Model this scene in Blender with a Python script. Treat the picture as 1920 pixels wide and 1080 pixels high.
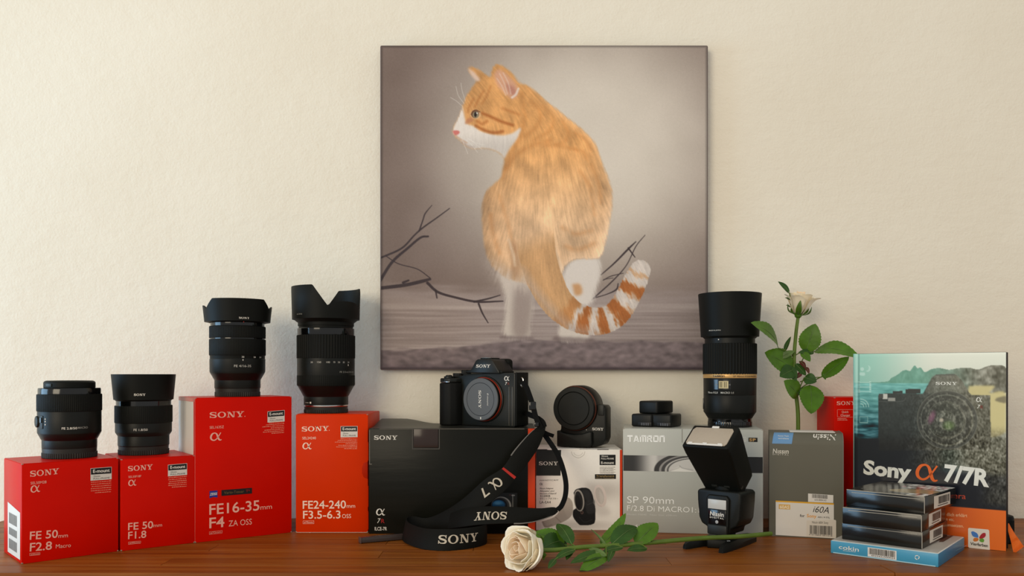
import bpy, bmesh, math, random
import numpy as np
from mathutils import Vector, Matrix

random.seed(7)
RNG = np.random.default_rng(7)
for o in list(bpy.data.objects):
    bpy.data.objects.remove(o)
scene = bpy.context.scene
COL = scene.collection

# ------------------------------------------------------------------ camera, world, lights, exposure
FPX, HZ, CAMH = 1586.0, 700.0, 0.2256      # focal length and horizon in pixels of a 1920 frame, lens height over the table
cam_d = bpy.data.cameras.new('camera')
cam = bpy.data.objects.new('camera', cam_d)
COL.objects.link(cam)
cam.location = (0, 0, CAMH)
cam.rotation_euler = (math.pi / 2, 0, 0)
cam_d.sensor_width = 36.0
cam_d.lens = 36.0 * FPX / 1920.0
cam_d.shift_y = (HZ - 540.0) / 1920.0
cam_d.clip_start = 0.02
scene.camera = cam

world = bpy.data.worlds.new('room_light')
scene.world = world
world.use_nodes = True
bg = world.node_tree.nodes['Background']
bg.inputs[0].default_value = (1.0, 1.0, 0.98, 1)
bg.inputs[1].default_value = 0.62


def area_light(name, loc, target, sx, sy, power, color):
    d = bpy.data.lights.new(name, 'AREA')
    d.shape = 'RECTANGLE'
    d.size, d.size_y = sx, sy
    d.energy = power
    d.color = color
    o = bpy.data.objects.new(name, d)
    COL.objects.link(o)
    o.location = loc
    o.rotation_euler = (Vector(target) - Vector(loc)).to_track_quat('-Z', 'Y').to_euler()
    return o


# daylight of the tall window in the left side wall, and of a second window further back in the room
area_light('side_window_light', (-2.05, 0.70, 0.22), (0.0, 0.95, 0.16), 0.95, 1.0, 21, (0.40, 0.70, 1.0))
area_light('front_window_light', (-1.9, -2.3, 1.05), (0.0, 1.3, 0.35), 1.6, 1.6, 56, (1.0, 0.86, 0.64))

vs = scene.view_settings
vs.view_transform = 'Standard'
vs.look = 'None'
vs.exposure = 0.0
vs.gamma = 1.0
vs.use_curve_mapping = False

# ------------------------------------------------------------------ helpers
ROOTM = {}


def tp(px, py, z=0.0):
    """Point on the horizontal plane z under a pixel of the 1920 x 1080 frame."""
    d = (CAMH - z) * FPX / (py - HZ)
    return Vector(((px - 960) / FPX * d, d, z))


def vp(px, py, d):
    return Vector(((px - 960) / FPX * d, d, CAMH - (py - HZ) / FPX * d))


def lin(c):
    c = np.asarray(c, float) / 255.0
    return np.where(c <= 0.04045, c / 12.92, ((c + 0.055) / 1.055) ** 2.4)


MATS = {}


def mat(name, rgb, rough=0.5, metal=0.0, var=0.0, vscale=40.0, bump=0.0, bscale=300.0, coat=0.0, spec=0.25,
        stretch=(1, 1, 1), trans=0.0, sheen=0.0, sss=0.0):
    if name in MATS:
        return MATS[name]
    m = bpy.data.materials.new(name)
    m.use_nodes = True
    nt = m.node_tree
    b = nt.nodes['Principled BSDF']
    c = [float(x) for x in lin(rgb)]
    b.inputs['Base Color'].default_value = (*c, 1)
    b.inputs['Roughness'].default_value = rough
    b.inputs['Metallic'].default_value = metal
    b.inputs['Specular IOR Level'].default_value = spec
    b.inputs['Coat Weight'].default_value = coat
    b.inputs['Coat Roughness'].default_value = 0.08
    b.inputs['Transmission Weight'].default_value = trans
    b.inputs['Sheen Weight'].default_value = sheen
    if sss:
        b.inputs['Subsurface Weight'].default_value = sss
        b.inputs['Subsurface Radius'].default_value = (0.01, 0.008, 0.005)
        b.inputs['Subsurface Scale'].default_value = 0.4
    tc = nt.nodes.new('ShaderNodeTexCoord')
    mp = nt.nodes.new('ShaderNodeMapping')
    mp.inputs['Scale'].default_value = stretch
    nt.links.new(tc.outputs['Object'], mp.inputs['Vector'])
    if var:
        n = nt.nodes.new('ShaderNodeTexNoise')
        n.inputs['Scale'].default_value = vscale
        n.inputs['Detail'].default_value = 4
        nt.links.new(mp.outputs[0], n.inputs['Vector'])
        r = nt.nodes.new('ShaderNodeMapRange')
        r.inputs['From Min'].default_value = 0.3
        r.inputs['From Max'].default_value = 0.7
        r.inputs['To Min'].default_value = 1 - var
        r.inputs['To Max'].default_value = 1 + var
        nt.links.new(n.outputs['Fac'], r.inputs['Value'])
        mx = nt.nodes.new('ShaderNodeMix')
        mx.data_type = 'RGBA'
        mx.blend_type = 'MULTIPLY'
        mx.inputs['Factor'].default_value = 1
        mx.inputs[6].default_value = (*c, 1)
        nt.links.new(r.outputs[0], mx.inputs[7])
        nt.links.new(mx.outputs[2], b.inputs['Base Color'])
    if bump:
        n2 = nt.nodes.new('ShaderNodeTexNoise')
        n2.inputs['Scale'].default_value = bscale
        n2.inputs['Detail'].default_value = 5
        nt.links.new(mp.outputs[0], n2.inputs['Vector'])
        bp = nt.nodes.new('ShaderNodeBump')
        bp.inputs['Strength'].default_value = 1.0
        bp.inputs['Distance'].default_value = bump
        nt.links.new(n2.outputs['Fac'], bp.inputs['Height'])
        nt.links.new(bp.outputs[0], b.inputs['Normal'])
    MATS[name] = m
    return m


def print_mat(name, rough=0.5, coat=0.0, bump=0.0, bscale=900):
    """Material that shows the flat print stored in the colour attribute 'print'."""
    m = mat(name, (200, 200, 200), rough, coat=coat, bump=bump, bscale=bscale)
    nt = m.node_tree
    a = nt.nodes.new('ShaderNodeAttribute')
    a.attribute_name = 'print'
    nt.links.new(a.outputs['Color'], nt.nodes['Principled BSDF'].inputs['Base Color'])
    return m


def tag(o, label=None, cat=None, group=None, kind=None):
    if label:
        o['label'] = label
    if cat:
        o['category'] = cat
    if group:
        o['group'] = group
    if kind:
        o['kind'] = kind
    return o


def empty(name, loc, rz=0.0, label=None, cat=None, group=None):
    o = bpy.data.objects.new(name, None)
    o.empty_display_size = 0.02
    COL.objects.link(o)
    o.location = loc
    o.rotation_euler = (0, 0, rz)
    ROOTM[o] = Matrix.Translation(Vector(loc)) @ Matrix.Rotation(rz, 4, 'Z')
    return tag(o, label, cat, group)


def top_of(o):
    while o.parent:
        o = o.parent
    return o


def mk(name, V, F, mats, parent=None, idx=None, smooth=35, world=False):
    """One mesh object. V is in the frame of the top-level thing, or in world space when world is set."""
    V = np.asarray(V, float).reshape(-1, 3)
    if world and parent is not None:
        M = np.array(ROOTM[top_of(parent)].inverted())
        V = V @ M[:3, :3].T + M[:3, 3]
    me = bpy.data.meshes.new(name)
    me.from_pydata(V.tolist(), [], [tuple(int(i) for i in f) for f in F])
    for m in (mats if isinstance(mats, (list, tuple)) else [mats]):
        me.materials.append(m)
    if idx is not None:
        me.polygons.foreach_set('material_index', np.asarray(idx, np.int32))
    if smooth:
        me.shade_smooth()
        me.set_sharp_from_angle(angle=math.radians(smooth))
    me.update()
    o = bpy.data.objects.new(name, me)
    COL.objects.link(o)
    if parent is not None:
        o.parent = parent
    return o


class G:
    """Collects shapes for one mesh."""

    def __init__(s):
        s.V, s.F, s.I, s.P = [], [], [], []

    def add(s, V, F, mi=0, M=None):
        n = len(s.V)
        s.P.append((n, len(s.F), n + len(V), len(s.F) + len(F)))
        for v in V:
            v = Vector(v)
            if M is not None:
                v = M @ v
            s.V.append(tuple(v))
        for f in F:
            s.F.append(tuple(i + n for i in f))
            s.I.append(mi)
        return s

    def rbox(s, c, size, bev=0.0, mi=0, M=None, seg=2):
        V, F = rbox(c, size, bev, seg)
        return s.add(V, F, mi, M)

    def lathe(s, prof, seg=64, mi=0, M=None, ribs=0, depth=0.0):
        V, F = lathe(prof, seg, ribs, depth)
        return s.add(V, F, mi, M)

    def tube(s, path, rad, seg=10, mi=0, M=None):
        V, F = tube(path, rad, seg)
        return s.add(V, F, mi, M)

    def build(s, name, mats, parent=None, smooth=35, world=False):
        return mk(name, s.V, s.F, mats, parent, s.I, smooth, world)

    def each(s, name, mats, parent=None, smooth=35, world=False):
        for v0, f0, v1, f1 in s.P:
            mk(name, s.V[v0:v1], [tuple(i - v0 for i in f) for f in s.F[f0:f1]], mats, parent, s.I[f0:f1], smooth, world)


def bm_out(bm):
    bm.verts.ensure_lookup_table()
    bm.verts.index_update()
    V = [tuple(v.co) for v in bm.verts]
    F = [tuple(v.index for v in f.verts) for f in bm.faces]
    bm.free()
    return V, F


def rbox(c, size, bev=0.0, seg=2):
    bm = bmesh.new()
    bmesh.ops.create_cube(bm, size=1.0)
    for v in bm.verts:
        v.co = Vector((v.co.x * size[0] + c[0], v.co.y * size[1] + c[1], v.co.z * size[2] + c[2]))
    if bev:
        bmesh.ops.bevel(bm, geom=list(bm.edges), offset=bev, segments=seg, affect='EDGES', profile=0.5, clamp_overlap=True)
    return bm_out(bm)


def prism(poly, t0, t1, bev=0.0, axis='y', seg=2):
    """Polygon in (x, z) extruded along y, or in (x, y) along z, or in (y, z) along x."""
    bm = bmesh.new()

    def P(a, b, t):
        return {'y': (a, t, b), 'z': (a, b, t), 'x': (t, a, b)}[axis]
    v0 = [bm.verts.new(P(a, b, t0)) for a, b in poly]
    v1 = [bm.verts.new(P(a, b, t1)) for a, b in poly]
    n = len(poly)
    bm.faces.new(v0)
    bm.faces.new(v1[::-1])
    for i in range(n):
        bm.faces.new((v0[i], v1[i], v1[(i + 1) % n], v0[(i + 1) % n]))
    bmesh.ops.recalc_face_normals(bm, faces=list(bm.faces))
    if bev:
        bmesh.ops.bevel(bm, geom=list(bm.edges), offset=bev, segments=seg, affect='EDGES', profile=0.5, clamp_overlap=True)
    return bm_out(bm)


def lathe(prof, seg=64, ribs=0, depth=0.0):
    """prof: list of (radius, z) from the bottom up along the outside. ribs > 0 cuts vertical flutes into it."""
    V, F = [], []
    if ribs:
        seg = ribs * 4
    n = len(prof)
    for k, (r, z) in enumerate(prof):
        for i in range(seg):
            a = 2 * math.pi * i / seg
            rr = r
            if ribs and 0 < k < n - 1 and (i % 4) in (2, 3):
                rr = r - depth
            V.append((rr * math.cos(a), rr * math.sin(a), z))
    for k in range(n - 1):
        for i in range(seg):
            j = (i + 1) % seg
            F.append((k * seg + i, k * seg + j, (k + 1) * seg + j, (k + 1) * seg + i))
    if prof[0][0] > 1e-6:
        F.append(tuple(range(seg))[::-1])
    if prof[-1][0] > 1e-6:
        F.append(tuple((n - 1) * seg + i for i in range(seg)))
    return V, F


def catmull(P, n):
    P = [np.asarray(p, float) for p in P]
    if len(P) == 2:
        return [P[0] + (P[1] - P[0]) * t for t in np.linspace(0, 1, n + 1)]
    Q = [2 * P[0] - P[1]] + P + [2 * P[-1] - P[-2]]
    out = []
    for i in range(1, len(Q) - 2):
        a, b, c, d = Q[i - 1], Q[i], Q[i + 1], Q[i + 2]
        for t in np.linspace(0, 1, n, endpoint=False):
            out.append(0.5 * ((2 * b) + (-a + c) * t + (2 * a - 5 * b + 4 * c - d) * t * t + (-a + 3 * b - 3 * c + d) * t ** 3))
    out.append(P[-1])
    return out


def tube(path, rad, seg=10):
    P = [Vector(p) for p in path]
    n = len(P)
    if not isinstance(rad, (list, tuple, np.ndarray)):
        rad = [rad] * n
    V, F = [], []
    ref = Vector((0, 0, 1))
    for i in range(n):
        t = (P[min(i + 1, n - 1)] - P[max(i - 1, 0)]).normalized()
        if abs(t.dot(ref)) > 0.95:
            ref = Vector((1, 0, 0))
        a = t.cross(ref).normalized()
        b = a.cross(t).normalized()
        ref = b
        for k in range(seg):
            an = 2 * math.pi * k / seg
            V.append(tuple(P[i] + (a * math.cos(an) + b * math.sin(an)) * float(rad[i])))
    for i in range(n - 1):
        for k in range(seg):
            j = (k + 1) % seg
            F.append((i * seg + k, (i + 1) * seg + k, (i + 1) * seg + j, i * seg + j))
    F.append(tuple(range(seg)))
    F.append(tuple((n - 1) * seg + k for k in range(seg))[::-1])
    return V, F


# ------------------------------------------------------------------ lettering
def stroke(pts, w, n=8):
    """Flat strip in 2-D along a smooth path with a width per control point."""
    P = catmull([(p[0], p[1], ww) for p, ww in zip(pts, w)], n) if len(pts) > 2 else [np.array((*p, ww)) for p, ww in zip(pts, w)]
    V, F = [], []
    m = len(P)
    for i in range(m):
        t = P[min(i + 1, m - 1)][:2] - P[max(i - 1, 0)][:2]
        t = t / (np.linalg.norm(t) + 1e-9)
        nn = np.array((-t[1], t[0])) * P[i][2] / 2
        V += [P[i][:2] + nn, P[i][:2] - nn]
    for i in range(m - 1):
        F.append((2 * i, 2 * i + 1, 2 * i + 3, 2 * i + 2))
    return V, F


class Glyph:
    def __init__(s):
        s.V, s.F = [], []

    def add(s, V, F, dx=0, dy=0):
        n = len(s.V)
        s.V += [(v[0] + dx, v[1] + dy) for v in V]
        s.F += [tuple(i + n for i in f) for f in F]
        return s

    def quad(s, *p, dx=0):
        return s.add(p, [(0, 1, 2, 3)], dx)

    def done(s):
        a = np.array(s.V, float)
        a[:, 0] -= a[:, 0].min()
        return a, s.F, a[:, 0].max()


def glyph_slab():
    """The wide slab-serif wordmark."""
    g = Glyph()
    P = [(.93, .70), (.84, .88), (.52, .945), (.22, .87), (.14, .72), (.27, .585), (.54, .50), (.81, .41), (.92, .27), (.82, .11), (.52, .055), (.20, .13), (.08, .32)]
    W = [.08, .12, .11, .20, .24, .22, .22, .22, .24, .20, .11, .12, .08]
    g.add(*stroke(P, W, 5))
    g.quad((.88, .62), (.97, .62), (.97, 1.0), (.88, 1.0))
    g.quad((.03, .0), (.12, .0), (.12, .38), (.03, .38))
    ox = 1.16
    V, F = [], []
    for i in range(40):
        a = 2 * math.pi * i / 40
        V += [(ox + .62 + .62 * math.cos(a), .5 + .52 * math.sin(a)), (ox + .62 + .36 * math.cos(a), .5 + .42 * math.sin(a))]
    for i in range(40):
        j = (i + 1) % 40
        F.append((2 * i, 2 * j, 2 * j + 1, 2 * i + 1))
    g.add(V, F)
    nx = 2.56
    for q in (((0, 0), (.42, 0), (.42, .09), (0, .09)), ((.0, .91), (.40, .91), (.40, 1), (0, 1)), ((.80, .91), (1.24, .91), (1.24, 1), (.80, 1)),
              ((.15, .05), (.27, .05), (.27, .95), (.15, .95)), ((.96, .0), (1.08, 0), (1.08, .95), (.96, .95)),
              ((.10, 1), (.42, 1), (1.08, .0), (.80, .0))):
        g.quad(*q, dx=nx)
    yx = 3.90
    for q in (((0, .91), (.56, .91), (.56, 1), (0, 1)), ((.76, .91), (1.20, .91), (1.20, 1), (.76, 1)), ((.26, 0), (.90, 0), (.90, .09), (.26, .09)),
              ((.45, .05), (.72, .05), (.72, .46), (.45, .46)), ((.10, .95), (.42, .95), (.72, .42), (.45, .42)), ((.90, .95), (1.05, .95), (.70, .40), (.56, .40))):
        g.quad(*q, dx=yx)
    return g.done()


def glyph_alpha():
    g = Glyph()
    P = [(1.16, .99), (1.02, .72), (.80, .34), (.58, .09), (.34, .03), (.12, .20), (.08, .52), (.24, .86), (.50, .97), (.70, .84), (.82, .50), (.94, .14), (1.08, .02), (1.24, .08)]
    W = [.10, .10, .11, .13, .14, .18, .20, .18, .12, .16, .19, .19, .14, .07]
    g.add(*stroke(P, W, 6))
    return g.done()


def glyph_block():
    """Heavy square-cut wordmark."""
    g = Glyph()

    def R(x0, y0, x1, y1):
        return ((x0, y0), (x1, y0), (x1, y1), (x0, y1))
    L = [(.95, [R(0, .76, .95, 1), R(.355, 0, .595, .8)]),
         (1.0, [((0, 0), (.26, 0), (.58, 1), (.36, 1)), ((.74, 0), (1, 0), (.64, 1), (.42, 1)), R(.2, .17, .8, .35)]),
         (1.12, [R(0, 0, .23, 1), R(.445, 0, .675, .9), R(.89, 0, 1.12, .96), R(.05, .77, 1.08, 1)]),
         (.96, [R(0, 0, .24, 1), R(.1, .78, .84, 1), R(.64, .45, .88, .96), R(.1, .38, .84, .58), ((.45, .45), (.72, .45), (.96, 0), (.68, 0))]),
         (.96, [R(0, .05, .24, .95), R(.72, .05, .96, .95), R(.06, .78, .90, 1), R(.06, 0, .90, .22)]),
         (.94, [R(0, 0, .24, 1), R(.70, 0, .94, .94), R(.05, .77, .88, 1)])]
    x = 0
    for w, qs in L:
        for q in qs:
            g.quad(*q, dx=x)
        x += w + .13
    return g.done()


TEXT_CACHE = {}


def glyph_text(s, bold=0.0, shear=0.0, space=1.0):
    key = (s, bold, shear, space)
    if key in TEXT_CACHE:
        return TEXT_CACHE[key]
    cu = bpy.data.curves.new('lettering', 'FONT')
    cu.body = s
    cu.resolution_u = 3
    cu.offset = bold
    cu.shear = shear
    cu.space_character = space
    ob = bpy.data.objects.new('lettering', cu)
    me = ob.to_mesh()
    V = np.array([(v.co.x, v.co.y) for v in me.vertices], float)
    F = [tuple(p.vertices) for p in me.polygons]
    ob.to_mesh_clear()
    bpy.data.objects.remove(ob)
    bpy.data.curves.remove(cu)
    V[:, 0] -= V[:, 0].min()
    V /= 0.7                                 # capital height = 1
    TEXT_CACHE[key] = (V, F, V[:, 0].max())
    return TEXT_CACHE[key]


SLAB, ALPHA, BLOCK = glyph_slab(), glyph_alpha(), glyph_block()


class Face:
    """A flat printed face in world space: u to the right, v up, n towards the viewer."""

    def __init__(s, o, u, v):
        s.o, s.u, s.v = Vector(o), Vector(u).normalized(), Vector(v).normalized()
        s.n = s.u.cross(s.v)

    def uv(s, px, py):
        C = Vector((0, 0, CAMH))
        r = Vector(((px - 960) / FPX, 1.0, -(py - HZ) / FPX))
        t = (s.o - C).dot(s.n) / r.dot(s.n)
        p = C + r * t - s.o
        return np.array((p.dot(s.u), p.dot(s.v)))

    def pt(s, a, b, off=0.0):
        return s.o + s.u * a + s.v * b + s.n * off


class Print:
    """Gathers flat print of one colour on one face."""

    def __init__(s, face, off=0.00025):
        s.f, s.off, s.V, s.F, s.P = face, off, [], [], []

    def _mark(s):
        s.P.append((len(s.V), len(s.F)))

    def _add(s, V2, F):
        n = len(s.V)
        s.V += [tuple(s.f.pt(a, b, s.off)) for a, b in V2]
        s.F += [tuple(i + n for i in f) for f in F]

    def word(s, glyph, p0, p1, h):
        if isinstance(glyph, str):
            glyph = glyph_text(glyph)
        V, F, w = glyph
        a, b = s.f.uv(*p0), s.f.uv(*p1)
        t = s.f.uv(p0[0], p0[1] - h)
        ex = (b - a) / w
        L = np.linalg.norm(b - a)
        ey = np.array((-(b - a)[1], (b - a)[0])) / L * np.linalg.norm(t - a)
        s._mark()
        s._add([a + ex * v[0] + ey * v[1] for v in V], F)
        return s

    def poly(s, *pts):
        q = [s.f.uv(*p) for p in pts]
        s._add(q, [tuple(range(len(q)))[::-1]] if s._cw(q) else [tuple(range(len(q)))])
        return s

    @staticmethod
    def _cw(q):
        return sum(q[i - 1][0] * q[i][1] - q[i][0] * q[i - 1][1] for i in range(len(q))) < 0

    def frame(s, p00, p10, p11, p01, w=0.0003):
        s._mark()
        q = [s.f.uv(*p) for p in (p00, p10, p11, p01)]
        for i in range(4):
            a, b = q[i], q[(i + 1) % 4]
            V, F = stroke([a, b], [w, w])
            s._add(V, F)
        return s

    def line(s, pts, w):
        q = [s.f.uv(*p) for p in pts]
        V, F = stroke(q, [w] * len(q), 6)
        s._add(V, F)
        return s

    def micro(s, p0, p1, h, seed=0):
        """A row of print too small to read: short dashes of uneven length."""
        s._mark()
        rr = random.Random(seed)
        a, b = s.f.uv(*p0), s.f.uv(*p1)
        t = np.linalg.norm(s.f.uv(p0[0], p0[1] - h) - a)
        L = np.linalg.norm(b - a)
        e = (b - a) / L
        up = np.array((-e[1], e[0])) * t
        x = 0.0
        while x < L:
            w = min(rr.uniform(0.9, 2.6) * t, L - x)
            hh = up * rr.uniform(0.6, 1.0)
            s._add([a + e * x, a + e * (x + w), a + e * (x + w) + hh, a + e * x + hh], [(0, 1, 2, 3)])
            x += w + t * rr.uniform(0.25, 0.5)
        return s

    def bars(s, p00, p10, p11, p01, n=38, seed=1):
        rr = random.Random(seed)
        A, B, C, D = [s.f.uv(*p) for p in (p00, p10, p11, p01)]
        x, tot, items = 0.0, 0.0, []
        for i in range(n):
            w, g = rr.choice((1, 1, 2, 3)), rr.choice((1, 1, 2, 2))
            items.append((x, w))
            x += w + g
        for x0, w in items:
            a, b = x0 / x, (x0 + w) / x
            s._add([A + (B - A) * a, A + (B - A) * b, D + (C - D) * b, D + (C - D) * a], [(0, 1, 2, 3)])
        return s

    def build(s, name, m, parent):
        """Every word or row becomes a part of its own."""
        cuts = sorted(set([(0, 0)] + s.P)) + [(len(s.V), len(s.F))]
        o = None
        for (v0, f0), (v1, f1) in zip(cuts[:-1], cuts[1:]):
            if v1 > v0:
                o = mk(name, s.V[v0:v1], [tuple(i - v0 for i in f) for f in s.F[f0:f1]], m, parent, None, 0, world=True)
        return o


def raster(name, face, img, a0, a1, b0, b1, m, parent, off=0.0002, fn=None):
    """A flat print: img rows run from the top down; sRGB 0..255 values on a fine grid."""
    Hh, Ww = img.shape[:2]
    jj, ii = np.meshgrid(np.arange(Ww), np.arange(Hh))
    A = a0 + (a1 - a0) * jj / (Ww - 1.0)
    B = b1 + (b0 - b1) * ii / (Hh - 1.0)
    o, u, v, n = (np.array(x) for x in (face.o, face.u, face.v, face.n))
    V = o + A[..., None] * u + B[..., None] * v + n * off
    V = V.reshape(-1, 3)
    M = np.array(ROOTM[top_of(parent)].inverted())
    V = V @ M[:3, :3].T + M[:3, 3]
    k = (ii[:-1, :-1] * Ww + jj[:-1, :-1]).ravel()
    F = np.stack([k, k + Ww, k + Ww + 1, k + 1], 1).astype(np.int32)
    me = bpy.data.meshes.new(name)
    me.vertices.add(len(V))
    me.vertices.foreach_set('co', V.astype(np.float32).ravel())
    me.loops.add(F.size)
    me.loops.foreach_set('vertex_index', F.ravel())
    me.polygons.add(len(F))
    me.polygons.foreach_set('loop_start', np.arange(0, F.size, 4, dtype=np.int32))
    me.update(calc_edges=True)
    at = me.color_attributes.new('print', 'FLOAT_COLOR', 'POINT')
    c = np.ones((Hh * Ww, 4), np.float32)
    c[:, :3] = lin(np.clip(img, 0, 255)).reshape(-1, 3)
    at.data.foreach_set('color', c.ravel())
    me.materials.append(m)
    ob = bpy.data.objects.new(name, me)
    COL.objects.link(ob)
    ob.parent = parent
    return ob


# ------------------------------------------------------------------ painting of flat prints
class Paint:
    def __init__(s, x0, y0, x1, y1, W, H_, base):
        s.x0, s.y0, s.x1, s.y1, s.W, s.H = x0, y0, x1, y1, W, H_
        s.X, s.Y = np.meshgrid(np.linspace(x0, x1, W), np.linspace(y0, y1, H_))
        s.a = np.ones((H_, W, 3)) * np.array(base, float)
        s.px = (x1 - x0) / W
        fy, fx = np.fft.fftfreq(H_)[:, None], np.fft.rfftfreq(W)[None, :]
        s.fx, s.fy = fx, fy

    def blur(s, m, sx, sy=None):
        sx = sx / s.px
        sy = sx if sy is None else sy / s.px
        k = np.exp(-2 * (math.pi ** 2) * ((s.fx * sx) ** 2 + (s.fy * sy) ** 2))
        p = int(max(sx, sy) * 3) + 1
        if m.ndim == 2:
            return np.fft.irfft2(np.fft.rfft2(m) * k, s=m.shape)
        return np.stack([s.blur(m[..., i], sx * s.px, sy * s.px) for i in range(m.shape[2])], -1)

    def noise(s, sx, sy=None, seed=0):
        n = s.blur(np.random.default_rng(seed).standard_normal((s.H, s.W)), sx, sy)
        return n / (n.std() + 1e-9)

    def poly(s, pts, soft=1.0, smooth=True):
        P = np.array(catmull(list(pts) + [pts[0]], 5) if smooth else pts, float)
        inside = np.zeros((s.H, s.W), bool)
        x0, y0 = P[-1]
        ys = s.Y[:, 0]
        for x1, y1 in P:
            if y0 != y1:
                r = np.nonzero((y0 > ys) != (y1 > ys))[0]
                if len(r):
                    r = slice(r[0], r[-1] + 1)
                    inside[r] ^= s.X[r] < (x1 - x0) * (s.Y[r] - y0) / (y1 - y0) + x0
            x0, y0 = x1, y1
        m = inside.astype(float)
        return np.clip(s.blur(m, soft), 0, 1) if soft > 0 else m

    def line(s, pts, w, soft=0.8, n=6):
        """Mask of a stroke of varying width, together with the position 0..1 along it."""
        if not isinstance(w, (list, tuple)):
            w = [w] * len(pts)
        P = np.array(catmull([(p[0], p[1], ww) for p, ww in zip(pts, w)], n))
        best = np.full((s.H, s.W), 1e9)
        pos = np.zeros((s.H, s.W))
        L = len(P) - 1
        mg = P[:, 2].max() / 2 + 3 * soft + 4
        sy = (s.y1 - s.y0) / (s.H - 1)
        sx = (s.x1 - s.x0) / (s.W - 1)
        for i in range(L):
            a, b = P[i], P[i + 1]
            j0, j1 = int((min(a[0], b[0]) - mg - s.x0) / sx), int((max(a[0], b[0]) + mg - s.x0) / sx) + 2
            i0, i1 = int((min(a[1], b[1]) - mg - s.y0) / sy), int((max(a[1], b[1]) + mg - s.y0) / sy) + 2
            w = (slice(max(i0, 0), max(i1, 0)), slice(max(j0, 0), max(j1, 0)))
            Xw, Yw = s.X[w], s.Y[w]
            d = b[:2] - a[:2]
            l2 = d @ d + 1e-9
            t = np.clip(((Xw - a[0]) * d[0] + (Yw - a[1]) * d[1]) / l2, 0, 1)
            dist = np.hypot(Xw - a[0] - t * d[0], Yw - a[1] - t * d[1]) - (a[2] + (b[2] - a[2]) * t) / 2
            u = dist < best[w]
            best[w] = np.where(u, dist, best[w])
            pos[w] = np.where(u, (i + t) / L, pos[w])
        return np.clip(0.5 - best / (2 * soft), 0, 1), pos

    def ell(s, cx, cy, rx, ry, soft=1.0, ang=0.0):
        ca, sa = math.cos(ang), math.sin(ang)
        x, y = (s.X - cx) * ca + (s.Y - cy) * sa, -(s.X - cx) * sa + (s.Y - cy) * ca
        d = (np.hypot(x / rx, y / ry) - 1) * min(rx, ry)
        return np.clip(0.5 - d / (2 * soft), 0, 1)

    def put(s, m, col):
        m = np.asarray(m)[..., None]
        s.a = s.a * (1 - m) + np.asarray(col, float) * m

    def mul(s, f):
        s.a = s.a * (np.asarray(f)[..., None])

    def lic(s, ang, L, seed=0, grain=0.6):
        """Streaks that follow the direction field ang."""
        n = s.noise(grain, seed=seed)
        dx, dy = np.cos(ang), np.sin(ang)
        acc = np.zeros_like(n)
        jj, ii = np.meshgrid(np.arange(s.W), np.arange(s.H))
        for k in range(-L, L + 1):
            x = np.clip(np.rint(jj + dx * k), 0, s.W - 1).astype(int)
            y = np.clip(np.rint(ii + dy * k), 0, s.H - 1).astype(int)
            acc += n[y, x]
        return acc / (acc.std() + 1e-9)


def smooth01(x, a, b):
    t = np.clip((x - a) / (b - a), 0, 1)
    return t * t * (3 - 2 * t)

# ------------------------------------------------------------------ materials
M_black = mat('black_plastic', (21, 22, 19), 0.42, spec=.18, var=0.06, vscale=60, bump=0.00004, bscale=2500)
M_matte = mat('matte_black', (18, 19, 16), 0.5, spec=.12, bump=0.00004, bscale=2500)
M_rubber = mat('black_rubber', (17, 18, 15), 0.55, spec=.12)
M_gloss = mat('gloss_black', (8, 8, 8), 0.12, spec=.45)
M_grey = mat('grey_plastic', (92, 93, 93), 0.45)
M_dgrey = mat('dark_grey_plastic', (38, 39, 35), 0.45)
M_wine = mat('dark_bronze_band', (24, 13, 11), 0.35, spec=.2)
M_chrome = mat('bright_metal', (200, 200, 198), 0.22, metal=1.0)
M_white = mat('white_print', (226, 221, 210), 0.5)
M_ink = mat('black_print', (24, 23, 22), 0.45)
M_gold = mat('gold_band', (196, 154, 96), 0.35, metal=0.35)
M_red = mat('red_carton', (207, 15, 0), 0.36, spec=.06, var=0.05, vscale=14, bump=0.00003, bscale=1600)
M_redlite = mat('orange_red_carton', (214, 50, 0), 0.4, spec=.06, var=0.04, vscale=14, bump=0.00003, bscale=1600)
M_paper = mat('white_card', (226, 221, 212), 0.42, var=0.02, vscale=20)
M_kraft = mat('grey_card', (150, 138, 122), 0.8)
M_pink = mat('pale_pink_print', (238, 176, 158), 0.5)
M_orange = mat('orange_print', (214, 62, 20), 0.45)

# ------------------------------------------------------------------ the setting
WALL_Y, TAB_BACK, TAB_FRONT = 1.320, 1.316, 0.955


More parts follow.
